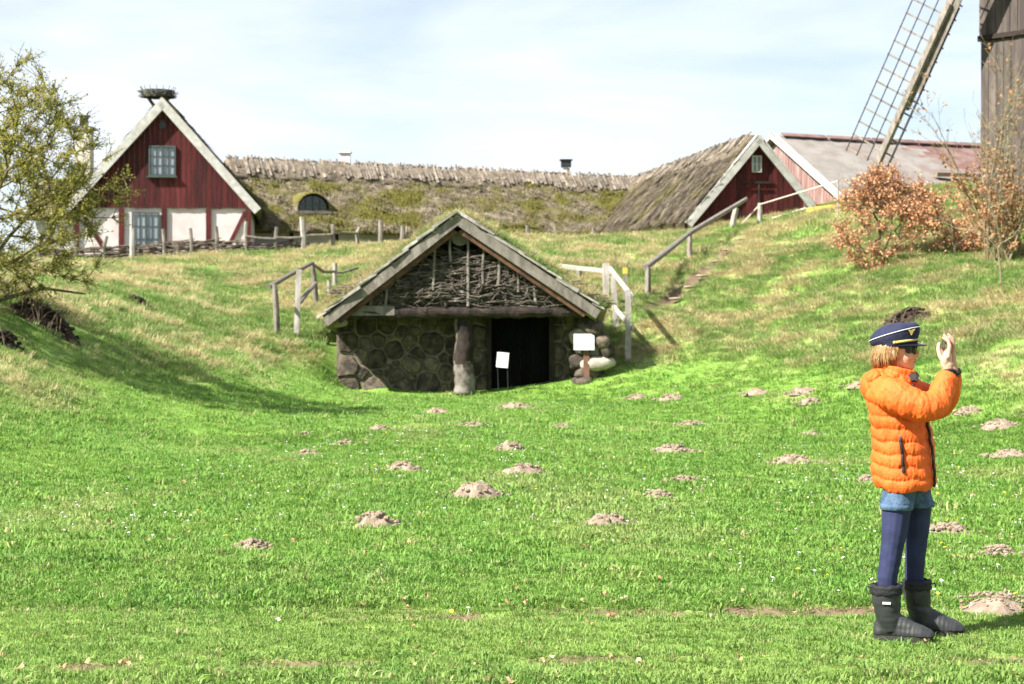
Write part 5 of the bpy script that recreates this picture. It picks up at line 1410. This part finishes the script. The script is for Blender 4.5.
while z < 1.225:
    cx, a, b = lerp_tab(torso, z); a *= 0.95
    g = baffle((z - 0.672) / 0.0575 + 0.02, 0.066)
    e = 2.3
    ring = []
    for k in range(nn):
        q = 2 * math.pi * k / nn; c, s = math.cos(q), math.sin(q)
        x = a * math.copysign(abs(c) ** (2 / e), c) * g; y = b * math.copysign(abs(s) ** (2 / e), s) * g
        if z < 0.70: pass
        w = 0.004 * math.sin(3 * q + z * 21)
        ring.append(L_(cx + (x * math.cos(TH) - y * math.sin(TH)) * (1 + w * 4), x * math.sin(TH) + y * math.cos(TH), z + 0.007 * math.sin(2 * q + 1) + 0.004 * math.sin(5 * q + 9 * z) + 0.003 * math.sin(9 * q + 31 * z)))
    rings.append(ring); z += 0.0046
mb.rings(rings)
def sleeve(mb, pts, rad, L=0.050):
    P = [L_(*p) for p in pts]; out = []; rr_ = []; s = 0
    # smooth path
    cum = [0]
    for a, b in zip(P[:-1], P[1:]): cum.append(cum[-1] + (b - a).length)
    n = int(cum[-1] / 0.0045)
    for i in range(n + 1):
        s = cum[-1] * i / n
        k = max(j for j in range(len(cum) - 1) if cum[j] <= s + 1e-9); t = (s - cum[k]) / (cum[k + 1] - cum[k])
        p0 = P[max(0, k - 1)]; p1 = P[k]; p2 = P[k + 1]; p3 = P[min(len(P) - 1, k + 2)]
        out.append(0.5 * ((2 * p1) + (p2 - p0) * t + (2 * p0 - 5 * p1 + 4 * p2 - p3) * t * t + (3 * p1 - p0 - 3 * p2 + p3) * t ** 3))
        rr_.append((rad[k] + (rad[k + 1] - rad[k]) * t) * baffle(s / L, 0.075))
    mb.tube(out, rr_, 40)
sleeve(mb, [(-0.105, -0.085, 1.115), (-0.065, -0.155, 1.108), (0.01, -0.195, 1.078), (0.075, -0.200, 1.058), (0.122, -0.178, 1.074), (0.150, -0.14, 1.13), (0.178, -0.108, 1.205)], [0.076, 0.077, 0.073, 0.068, 0.061, 0.055, 0.044])
sleeve(mb, [(-0.03, 0.085, 1.115), (0.02, 0.145, 1.10), (0.09, 0.165, 1.07), (0.125, 0.150, 1.050), (0.158, 0.125, 1.072), (0.180, 0.085, 1.13), (0.200, 0.05, 1.205)], [0.078, 0.078, 0.074, 0.068, 0.062, 0.057, 0.046])
# hood lying on the back, collar
mb.ell(L_(-0.150, 0.01, 1.130), (0.062, 0.115, 0.082), 24, 16, Matrix.Rotation(BR, 3, 'Z') @ Matrix.Rotation(-0.35, 3, 'Y'))
mb.ell(L_(-0.150, -0.02, 1.185), (0.045, 0.10, 0.036), 20, 12, Matrix.Rotation(BR, 3, 'Z') @ Matrix.Rotation(-0.5, 3, 'Y'))
rings = []
for i in range(16):
    z = i / 15; ring = []
    for k in range(40):
        q = 2 * math.pi * k / 40; g = baffle(z * 1.5, 0.06) 
        ring.append(L_(-0.055 + (0.092 - 0.010 * z) * math.cos(q) * g + 0.014 * z, (0.080 - 0.004 * z) * math.sin(q) * g, 1.150 + 0.085 * z - (0.012 + 0.014 * (math.cos(q) > 0)) * z * math.cos(q)))
    rings.append(ring)
mb.rings(rings)
def pucker(co, no):
    p = (co - np.array(PO[:]))
    a = noise3(p * np.array([62, 62, 22])) - 0.5; b = noise3(p * np.array([22, 22, 16]) + 7) - 0.5
    c = noise3(p * np.array([110, 110, 45]) + 3) - 0.5
    t = (p[:, 2] - 0.672) / 0.0575 + 0.02; seam = 1 - np.abs(np.sin(np.pi * t)) ** 0.5
    ang = np.arctan2(p[:, 1], p[:, 0] + 0.04) * 26
    rad = vnoise(ang + 100, t * 2 + 40) - 0.5
    return no * (a * 0.008 + b * 0.012 + c * 0.004 + rad * (0.25 + seam) * 0.006)[:, None]
jm = remesh(mb, 0.0040, 1, pucker)
jk = obj('jacket', jm, M['orange'], person, smooth=True)
def ts(cx, a, b, q, z, g=1.0):          # a point on the torso's surface
    c, s = math.cos(q), math.sin(q); e = 2.3
    x = a * math.copysign(abs(c) ** (2 / e), c) * g; y = b * math.copysign(abs(s) ** (2 / e), s) * g
    return L_(cx + x * math.cos(TH) - y * math.sin(TH), x * math.sin(TH) + y * math.cos(TH), z)
def seam_line(q, z0, z1, r, m, name, g=1.035, n=26, sq=None):
    pts = []
    for i in range(n + 1):
        z = z0 + (z1 - z0) * i / n; cx, a, b = lerp_tab(torso, z); pts.append(ts(cx, a, b, q, z, g * baffle((z - 0.672) / 0.0575 + 0.02, 0.05)))
    return obj(name, MB().tube(pts, r, 7, sq=sq), m, jk, smooth=True)
seam_line(-0.12, 0.69, 1.16, 0.0065, M['zip'], 'front_zip')
pz = seam_line(-1.30, 0.760, 0.905, 0.0075, M['zip'], 'pocket_zip', g=1.03)
cx, a, b = lerp_tab(torso, 0.91)
obj('zip_pull', MB().ell(ts(cx, a, b, -1.30, 0.912, 1.05), (0.008, 0.006, 0.013), 10, 8), M['lining'], pz)
# open collar flap with grey lining
fl_ = [L_(-0.004, -0.078, 1.204), L_(0.038, -0.050, 1.214), L_(0.050, -0.044, 1.202), L_(0.036, -0.070, 1.158), L_(0.020, -0.084, 1.170)]
_c = sum(fl_, V(0, 0, 0)) / 5; fl_ = [_c.lerp(p, 0.72) for p in fl_]
obj('collar_flap', MB().prism([fl_[0], fl_[1], fl_[2], fl_[3], fl_[4]], V(-0.006, 0.016, -0.003)), M['lining'], jk)
obj('collar_zip', MB().tube([fl_[4] + V(0, -0.003, 0), fl_[3] + V(0.004, -0.003, 0), fl_[2] + V(0.003, -0.002, 0), fl_[1] + V(0.002, 0, 0.002)], 0.004, 6), M['zip'], jk)
cf = Matrix.Rotation(-0.3, 3, 'X')
for (x, y, z, tx, ty) in ((0.182, -0.104, 1.214, -0.01, 0.25), (0.204, 0.046, 1.214, -0.02, -0.25)):
    obj('sleeve_cuff', MB().tube([L_(x, y, z - 0.008), L_(x - 0.001, y + ty * 0.02, z + 0.003)], [0.037, 0.033], 20), M['zip'], jk, smooth=True)

# --- shorts, tights
mb = MB()
for pts in (((-0.025, -0.055, 0.73), (-0.048, -0.072, 0.60)), ((0.010, 0.055, 0.73), (0.042, 0.066, 0.60))):
    a, b = [L_(*p) for p in pts]; rings = []
    for i in range(18):
        t = i / 17; c = a.lerp(b, t) + (b - a) * (0.12 * t); r = 0.078 - 0.004 * t; rings.append([c + V(math.cos(q) * r * (1 + 0.02 * math.sin(5 * q + 9 * t)), math.sin(q) * r * 0.98, 0) for q in [2 * math.pi * k / 36 for k in range(36)]])
    mb.rings(rings)
sh = remesh(mb, 0.0045, 1, lambda co, no: no * ((noise3((co - np.array(PO[:])) * 40) - 0.5) * 0.008)[:, None])
so = obj('shorts', sh, M['denim'], person, smooth=True)
for c in (L_(-0.0505, -0.0738, 0.596), L_(0.0455, 0.068, 0.596)):
    obj('hem', MB().rings([[c + V(math.cos(q) * r, math.sin(q) * r, z) for q in [2 * math.pi * k / 36 for k in range(36)]] for r, z in ((0.068, -0.014), (0.0745, -0.012), (0.0755, 0.010), (0.071, 0.014))]), M['denim'], so, smooth=True)
mb = MB()
mb.chain([L_(*p) for p in ((-0.035, -0.07, 0.70), (-0.048, -0.074, 0.60), (-0.058, -0.076, 0.50), (-0.072, -0.078, 0.40), (-0.080, -0.079, 0.34), (-0.092, -0.08, 0.27), (-0.094, -0.08, 0.17))], [0.066, 0.068, 0.061, 0.052, 0.049, 0.046, 0.040])
mb.chain([L_(*p) for p in ((0.035, 0.06, 0.70), (0.044, 0.070, 0.60), (0.042, 0.072, 0.50), (0.036, 0.076, 0.40), (0.032, 0.078, 0.34), (0.028, 0.08, 0.27), (0.030, 0.08, 0.17))], [0.066, 0.066, 0.058, 0.050, 0.047, 0.045, 0.040])
def wrinkle(co, no):
    p = co - np.array(PO[:]); k = np.exp(-((p[:, 2] - 0.37) / 0.06) ** 2) + 0.7 * np.exp(-((p[:, 2] - 0.25) / 0.03) ** 2) + 0.25
    n = noise3(p * np.array([24, 24, 46])) - 0.5
    return no * (n * k * 0.005)[:, None]
obj('tights', remesh(mb, 0.0042, 2, wrinkle), M['tights'], person, smooth=True)

# --- rubber boots
def boot(cx, cy, yaw, heel, toe, shaft, r_top):
    """foot from heel to toe along x, shaft centre at x = shaft"""
    rot = lambda x, y, z: L_(cx + x * math.cos(yaw) - y * math.sin(yaw), cy + x * math.sin(yaw) + y * math.cos(yaw), z)
    mb = MB(); ln = toe - heel
    mb.tube([rot(shaft + 0.0, 0, 0.225), rot(shaft + 0.002, 0, 0.16), rot(shaft + 0.008, 0, 0.11), rot(shaft + 0.02, 0, 0.06), rot(shaft + 0.025, 0, 0.03)], [r_top, r_top * 0.95, r_top * 0.86, r_top * 0.78, r_top * 0.70], 32)
    mb.ell(rot(heel + 0.055, 0, 0.042), (0.057, 0.043, 0.060), 20, 14, Matrix.Rotation(yaw + BR, 3, 'Z'))
    prof = [(0.03, 0.040, 0.080), (0.10, 0.044, 0.112), (0.14, 0.046, 0.092), (0.18, 0.048, 0.074), (0.21, 0.046, 0.064), (ln - 0.022, 0.038, 0.052)]
    for (x0, w0, h0), (x1, w1, h1) in zip(prof[:-1], prof[1:]):
        for t in (0, 0.5, 1.0):
            x = heel + x0 + (x1 - x0) * t; w = w0 + (w1 - w0) * t; h = h0 + (h1 - h0) * t
            mb.ell(rot(x, 0, h * 0.5 - 0.012), (0.034, w, h * 0.68), 16, 10, Matrix.Rotation(yaw + BR, 3, 'Z'))
    def creases(co, no):
        p = co - np.array(PO[:]); n = noise3(p * np.array([20, 20, 60])) - 0.5; k = np.exp(-((p[:, 2] - 0.10) / 0.05) ** 2) + 0.15
        out = no * (n * k * 0.010)[:, None]; low = p[:, 2] < 0.014
        out[low, 2] += (0.014 - p[low, 2]); return out
    bo_ = obj('boot', remesh(mb, 0.0042, 3, creases), M['rubber'], person, smooth=True)
    # sole
    out = []
    for k in range(36):
        q = 2 * math.pi * k / 36; c, s = math.cos(q), math.sin(q)
        x = heel + ln / 2 + (ln / 2 + 0.004) * math.copysign(abs(c) ** 0.8, c); w = 0.041 + 0.008 * math.sin(max(0, min(1, (x - heel) / ln)) * math.pi * 0.9 + 0.3)
        out.append(rot(x, w * math.copysign(abs(s) ** 0.75, s), 0))
    obj('sole', MB().rings([[p + V(0, 0, z) for p in out] for z in (-0.010, 0.004, 0.013)]), M['sole'], bo_)
    pts = [rot(shaft + r_top * 1.02 * math.cos(q), r_top * 1.02 * math.sin(q), 0) for q in [2 * math.pi * k / 32 for k in range(32)]]
    c0 = rot(shaft, 0, 0)
    rg = []
    for f, z in ((1.0, 0.196), (1.05, 0.20), (1.06, 0.212), (1.02, 0.218), (1.06, 0.226), (1.04, 0.238), (0.86, 0.243), (0.80, 0.228)):
        rg.append([c0.lerp(p, f) + V(0, 0, z + 0.003 * math.sin(k * 1.7)) for k, p in enumerate(pts)])
    obj('drawstring_cuff', MB().rings(rg, False, False), M['cuff'], bo_, smooth=True)
    for s in (-1, 1):
        obj('cord_end', MB().tube([rot(shaft + s * r_top, -0.02, 0.225), rot(shaft + s * (r_top + 0.016), -0.028, 0.232), rot(shaft + s * (r_top + 0.02), -0.03, 0.212)], 0.0035, 6), M['cuff'], bo_)
    rg = []
    return bo_, rot
bt, rot = boot(-0.097, -0.085, -0.10, -0.055, 0.205, 0.0, 0.068)
obj('tag', MB().box(rot(0.010, -0.0685, 0.165), 0.036, 0.004, 0.010, (Matrix.Rotation(BR, 3, 'Z') @ V(1, 0, 0), Matrix.Rotation(BR, 3, 'Z') @ V(0, 1, 0), V(0, 0, 1))), M['bright_white'], bt)
boot(0.040, 0.085, 0.02, -0.045, 0.208, 0.0, 0.064)

# --- hair: locks falling from under the cap
mb = MB(); rr = random.Random(3)
for i in range(1100):
    q = rr.uniform(R(78), R(282)); c, s = math.cos(q), math.sin(q)
    f = rr.uniform(0.90, 1.03); x, y = -0.060 + 0.087 * c * f, 0.076 * s * f
    side = max(0.0, 1 + c * 2.2)
    ln = rr.uniform(0.095, 0.145) - 0.02 * side; z0 = 1.352; fl = rr.uniform(-0.012, 0.010); dx = rr.gauss(-0.006, 0.012); wv = rr.uniform(-0.006, 0.006)
    w = rr.uniform(0.0012, 0.0030)
    mb.tube([Hd(x, y, z0), Hd(x + c * 0.004 + dx * 0.2, y + s * 0.004, z0 - ln * 0.3), Hd(x + c * (0.007 + fl * 0.3) + dx * 0.5 + wv, y + s * (0.007 + fl * 0.3), z0 - ln * 0.65), Hd(x + c * (fl - 0.022) + dx, y + s * (fl - 0.020), z0 - ln)], [w, w * 1.1, w * 0.9, 0.0012], 5)
for i in range(46):        # strands before the ear and over the temple
    sd_ = -1 if i % 2 else 1
    x = rr.uniform(-0.058, -0.022); y = sd_ * 0.071; ln = rr.uniform(0.05, 0.085); w = rr.uniform(0.0018, 0.0034)
    mb.tube([Hd(x, y, 1.352), Hd(x - 0.003 + rr.uniform(-.004, .004), y + sd_ * 0.007, 1.352 - ln * 0.5), Hd(x - 0.014 + rr.uniform(-.01, .006), y + sd_ * 0.005, 1.352 - ln)], [w, w, 0.001], 5)
obj('hair', mb, M['hair'], person, smooth=True)

# --- cap
CR = -0.34
def Cp(x, y, z):
    q = Matrix.Rotation(CR, 3, 'Z') @ V(x, y, 0); return L_(hc.x + q.x, q.y, z - 0.008)
def cap_ring(cx, rx, ry, zf, zb, n=48):
    out = []
    for k in range(n):
        q = 2 * math.pi * k / n; x = cx + rx * math.cos(q); t = (x + 0.12) / 0.24
        out.append(Cp(x, ry * math.sin(q), zb + (zf - zb) * t))
    return out
rs = [(0.0, 0.096, 0.083, 1.350, 1.316), (0.0, 0.098, 0.085, 1.362, 1.322), (0.0, 0.100, 0.087, 1.378, 1.330), (-0.006, 0.112, 0.097, 1.405, 1.336), (-0.007, 0.114, 0.099, 1.418, 1.346), (-0.009, 0.116, 0.101, 1.428, 1.357), (-0.009, 0.111, 0.097, 1.441, 1.376), (-0.006, 0.093, 0.082, 1.452, 1.400), (-0.004, 0.058, 0.053, 1.454, 1.420), (-0.002, 0.012, 0.012, 1.449, 1.437)]
cap = obj('cap', MB().rings([cap_ring(*r) for r in rs]), M['navy'], person, smooth=True)
pr_ = cap_ring(-0.009, 0.1172, 0.1022, 1.429, 1.357)
obj('piping', MB().tube(pr_ + [pr_[0]], 0.0019, 6), M['bright_white'], cap, smooth=True)
vs = []; ns = 24
for j in range(6):
    for k in range(ns + 1):
        q = -1.25 + 2.5 * k / ns; w = max(0, math.cos(q * 1.25)) ** 0.6; ext = 0.052 * w * j / 5
        x = (0.097 + ext) * math.cos(q); y = (0.084 + ext * 0.9) * math.sin(q); t = (x + 0.12) / 0.24
        vs.append(Cp(x, y, 1.314 + 0.036 * t - 0.30 * ext + 0.004))
fs = [(j * (ns + 1) + k, j * (ns + 1) + k + 1, (j + 1) * (ns + 1) + k + 1, (j + 1) * (ns + 1) + k) for j in range(5) for k in range(ns)]
mv = MB().add(vs, fs); mv.add([p + V(0, 0, -0.004) for p in vs], [tuple(reversed(f)) for f in fs])
obj('visor', mv, M['visor'], cap, smooth=True)
gb = []
for k in range(25):
    q = -1.35 + 2.7 * k / 24; x = 0.1005 * math.cos(q); gb.append(Cp(x, 0.0875 * math.sin(q), 1.333 + 0.036 * (x + 0.12) / 0.24))
obj('gold_strap', MB().tube(gb, 0.006, 6, sq=(1.0, 0.55)), M['gold'], cap, smooth=True)
for p in (gb[0], gb[-1]): obj('strap_button', MB().ell(p, 0.0075, 12, 8), M['gold'], cap, smooth=True)
bc = Cp(0.090, -0.062, 1.404); bn = (Cp(0.8, -0.6, 0) - Cp(0, 0, 0)); bn.z = 0; bn.normalize(); bs = V(-bn.y, bn.x)
obj('badge', MB().prism([bc + bs * a + V(0, 0, b) + bn * 0.004 for a, b in ((-0.019, 0.013), (0, 0.006), (0.019, 0.013), (0.006, -0.005), (0, -0.016), (-0.006, -0.005))], bn * 0.006), M['gold'], cap)

# --- sunglasses
sgl = None
for sd_ in (-1, 1):
    vs = []; nq, nz_ = 14, 7
    for j in range(nz_ + 1):
        for k in range(nq + 1):
            q = (8 + 62 * k / nq); t = k / nq; half = 0.022 * (1 - 0.35 * t ** 3) * (0.55 + 0.45 * min(1, t * 5)); qz = -1 + 2 * j / nz_
            vs.append(Hd(-0.018 + 0.060 * math.cos(R(q)), sd_ * 0.063 * math.sin(R(q)), 1.312 + half * qz + 0.003 * t))
    fs = [(j * (nq + 1) + k, j * (nq + 1) + k + 1, (j + 1) * (nq + 1) + k + 1, (j + 1) * (nq + 1) + k) for j in range(nz_) for k in range(nq)]
    ml = MB().add(vs, fs)
    if sgl is None: sgl = obj('sunglasses', ml, M['lens'], person, smooth=True)
    else: obj('lens', ml, M['lens'], sgl, smooth=True)
    obj('temple', MB().tube([Hd(0.004, 0.060 * sd_, 1.324), Hd(-0.025, 0.0735 * sd_, 1.325), Hd(-0.060, 0.080 * sd_, 1.318)], 0.0042, 6, sq=(1.6, 0.6)), M['lens'], sgl)
obj('bridge', MB().tube([Hd(0.041, -0.010, 1.322), Hd(0.044, 0, 1.324), Hd(0.041, 0.010, 1.322)], 0.0032, 6), M['lens'], sgl)

# --- the phone between the hands
pc = L_(0.158, -0.028, 1.352)
M['phone'] = mat('grey phone shell', (0.16, 0.165, 0.175), rough=0.35, metal=0.6)
ph = thing('phone', tuple(pc), 'grey phone held up edge-on in both hands', 'phone')
_b = Matrix.Rotation(BR + 0.03, 3, 'Z'); ax = (_b @ V(0.993, 0, -0.12), _b @ V(0, 1, 0), _b @ V(0.12, 0, 0.993))
def slab(c, sx, sy, sz, r, ax):
    pts = []
    for (a, b, q0) in ((1, 1, 0), (-1, 1, 90), (-1, -1, 180), (1, -1, 270)):
        for k in range(5):
            q = R(q0 + 22.5 * k); pts.append(c + ax[1] * (a * (sy / 2 - r) + r * math.cos(q)) + ax[2] * (b * (sz / 2 - r) + r * math.sin(q)) - ax[0] * (sx / 2))
    return MB().prism(pts, ax[0] * sx)
obj('shell', slab(pc, 0.0085, 0.135, 0.070, 0.010, ax), M['phone'], ph)
obj('screen', slab(pc - ax[0] * 0.0048, 0.0014, 0.126, 0.061, 0.006, ax), M['lens'], ph)
obj('camera_lens', MB().tube([pc + ax[0] * 0.004 + ax[1] * 0.05 + ax[2] * 0.02, pc + ax[0] * 0.0058 + ax[1] * 0.05 + ax[2] * 0.02], 0.006, 14), M['lens'], ph)
KEEP_OUT += [(PX - 0.10, PY - 0.08, 0.06), (PX + 0.0, PY - 0.09, 0.06), (PX + 0.05, PY + 0.085, 0.06), (PX + 0.17, PY + 0.085, 0.06), (PX - 0.05, PY - 0.085, 0.06)]

# ------------------------------------------------------------------ grass over everything
def spread(n, d0, d1, power, half=0.43, seed=1):
    r = np.random.default_rng(seed); t = r.random(n)
    d = (d0 ** power + (d1 ** power - d0 ** power) * t) ** (1 / power)
    x = (r.random(n) * 2 - 1) * (half * d + 0.8)
    return x, d, r
FOOT = [(-16.6, -9.2, 63.9, 75), (-4.1, 2.1, 36.15, 40.5), (6.2, 11.4, 62.9, 79), (-19.5, -15.5, 69, 74)]
def keep(x, y):
    k = np.ones(len(x), bool)
    for a, b, c, d in FOOT: k &= ~((x > a) & (x < b) & (y > c) & (y < d))
    for cx, cy, r in KEEP_OUT: k &= ((x - cx) ** 2 + (y - cy) ** 2) > (r * 0.97) ** 2
    return k
PTS, IDX, ROT, SCL, DRY, RGH, TON = [], [], [], [], [], [], []
def sow(n, d0, d1, power, kind, seed, size):
    x, y, r = spread(n, d0, d1, power, seed=seed); k = keep(x, y)
    k &= (rut(x, y) < 0.10 + 0.55 * r.random(n) ** 2) & (path_d(x, y) > 0.22 + 0.15 * r.random(n))
    x, y = x[k], y[k]; m = len(x); dry, rough = dryness(x, y); u = r.random(m)
    if kind == 'lawn': sel = rough < 0.25 + 0.6 * u
    else: sel = rough > 0.15 + 0.5 * u
    x, y, dry, rough, u = x[sel], y[sel], dry[sel], rough[sel], u[sel]; m = len(x)
    z = ground(x, y) - 0.05 * rut(x, y)
    if kind == 'lawn':
        lush = fbm(x * 0.8 + 3, y * 0.55 + 90, 4); idx = r.integers(0, 4, m); w = r.random(m) < 0.05; idx[w] = 11 + r.integers(0, 2, w.sum())
        s = size * (0.7 + 0.7 * r.random(m)) * (0.75 + 0.6 * lush); s = s * np.where((y > 7.2) & (y < 8.8), 0.72, 1.0)
        dv = np.clip(dry * 0.8 + (r.random(m) < 0.05) * 0.55, 0, 1)
    else:
        strawy = r.random(m) < dry * 0.85; idx = np.where(strawy, 8 + r.integers(0, 3, m), 4 + r.integers(0, 4, m))
        s = size * (0.55 + 0.75 * r.random(m)); dv = np.where(strawy, 0.75 + 0.25 * r.random(m), np.clip(dry * 0.35 + (r.random(m) < 0.12) * 0.6, 0, 1))
    PTS.append(np.stack([x, y, z], 1)); IDX.append(idx); ROT.append(np.stack([r.normal(0, .12, m), r.normal(0, .12, m), r.random(m) * 6.283], 1))
    SCL.append(np.stack([s, s, s * (0.8 + 0.4 * r.random(m))], 1)); DRY.append(dv); RGH.append(rough); TON.append(r.random(m))
sow(60000, 5.6, 10.5, 1.6, 'lawn', 1, 0.8)
sow(85000, 10, 22, 1.4, 'lawn', 2, 1.0)
sow(52000, 21, 38, 1.3, 'lawn', 3, 1.35)
sow(16000, 13, 30, 1.6, 'rough', 4, 0.85)
sow(42000, 28, 48, 1.4, 'rough', 5, 1.15)
sow(30000, 46, 72, 1.3, 'rough', 6, 1.5)
scatter('grass', np.concatenate(PTS), np.concatenate(IDX), np.concatenate(ROT), np.concatenate(SCL), GRASS,
        {'dry': np.concatenate(DRY), 'rough': np.concatenate(RGH), 'tone': np.concatenate(TON)}, None, 'spring grass of the lawn and the rough banks', 'stuff')
# grass growing on the cellar's turf roof
r = np.random.default_rng(77); P = []; n = 4200
TR = np.array([[p[:] for p in rg[:31]] for rg in TURF_RINGS])
for _ in range(n):
    j = r.random() ** 1.3 * 24; k = r.random() * 29.9; a, b = int(j), int(k); P.append(TR[a, b] * (1 - (k - b)) + TR[a, b + 1] * (k - b) + np.array([0, (j - a) * 0.22, 0]))
P = np.array(P); m = len(P); dv = np.clip((fbm(P[:, 0] * 1.4 + 4, P[:, 1] * 1.1, 3) - 0.34) * 3.2 + 0.35 * (P[:, 0] < ap.x), 0, 1) * (0.6 + 0.4 * r.random(m))
idx = np.where(r.random(m) < dv, 8 + r.integers(0, 3, m), 4 + r.integers(0, 4, m)); s = 0.5 + 0.75 * r.random(m)
scatter('turf_grass', P, idx, np.stack([r.normal(0, .25, m), r.normal(0, .25, m), r.random(m) * 6.283], 1), np.stack([s, s, s], 1), GRASS, {'dry': dv, 'rough': np.ones(m), 'tone': r.random(m)}, hut)
# daisies and dandelions, fallen leaves
M['petal'] = mat('daisy petals', (0.8, 0.8, 0.78), rough=0.7, trans=0.2); M['dandelion'] = mat('yellow petals', (0.75, 0.55, 0.03), rough=0.7)
M['dead_leaf'] = mat('dead leaves', (0.46, 0.30, 0.155), (0.30, 0.165, 0.08), 21, 0.7, c3=(0.62, 0.50, 0.33), s3=13, p3=(0.5, 0.62), trans=0.15)
def flower(name, m, r_, z):
    mb = MB(); n = 9
    mb.add([(0, 0, z + 0.004)] + [(r_ * (1 if k % 2 else 0.72) * math.cos(6.283 * k / 18), r_ * (1 if k % 2 else 0.72) * math.sin(6.283 * k / 18), z) for k in range(18)], [(0, k + 1, (k + 1) % 18 + 1) for k in range(18)])
    mb.tube([(0, 0, 0), (0.004, 0, z)], 0.0015, 3, cap=False)
    me_x = mb.mesh(name); me_x.materials.append(m); return bpy.data.objects.new(name, me_x)
def litter(name, sd):
    rr = random.Random(sd); mb = MB(); n = 10; ring = []
    for k in range(n):
        a = 6.283 * k / n; r_ = 0.022 * (1 + 0.35 * math.cos(2 * a)) * rr.uniform(.8, 1.15); ring.append((r_ * math.cos(a), r_ * 0.7 * math.sin(a), 0.012 + 0.012 * math.sin(a * 2 + sd) + rr.uniform(0, .006)))
    mb.add([(0, 0, 0.006)] + ring, [(0, k + 1, (k + 1) % n + 1) for k in range(n)]); me_x = mb.mesh(name); me_x.materials.append(M['dead_leaf']); return bpy.data.objects.new(name, me_x)
FL = collect('flowers', [flower('flower_a', M['petal'], 0.0105, 0.034), flower('flower_b', M['dandelion'], 0.012, 0.032)])
LT = collect('litter', [litter('litter_%d' % i, i) for i in range(4)])
x, y, r = spread(9000, 8.5, 34, 1.5, seed=9); sel = (fbm(x * 0.55 + 13, y * 0.3 + 5, 4) > 0.56) & (r.random(len(x)) < 0.35); ctr = np.exp(-(((x - 0.3) / 3.2) ** 2 + ((y - 20) / 6.0) ** 2)); sel |= (r.random(len(x)) < ctr * 0.12); sel &= (ground(x, y, False) < 0.25) & keep(x, y)
x, y = x[sel], y[sel]; m = len(x); s = 0.7 + 0.5 * r.random(m)
scatter('daisies', np.stack([x, y, ground(x, y)], 1), (r.random(m) < 0.16).astype(int), np.stack([r.normal(-.15, .25, m), r.normal(0, .25, m), r.random(m) * 6.28], 1), np.stack([s, s, s], 1), FL, None, None, 'white daisies and a few dandelions dotted over the lawn', 'stuff')
x, y, r = spread(4200, 5.8, 16, 1.2, seed=19); pr2 = 0.05 + 0.9 * np.exp(-((y - 8.7) / 0.35) ** 2) * sstep(-1.5, 0.5, x) + 0.4 * np.exp(-((y - 7.4) / 0.3) ** 2) + 0.12 * sstep(1.0, 3.5, x); sel = (r.random(len(x)) < pr2 * 0.55) & keep(x, y)
x, y = x[sel], y[sel]; m = len(x); s = 0.35 + 0.6 * r.random(m)
scatter('fallen_leaves', np.stack([x, y, ground(x, y) - 0.03 * rut(x, y) + 0.025], 1), r.integers(0, 4, m), np.stack([r.normal(0, .28, m), r.normal(0, .28, m), r.random(m) * 6.28], 1), np.stack([s, s, s], 1), LT, None, None, 'dry fallen leaves along the wheel ruts', 'stuff')
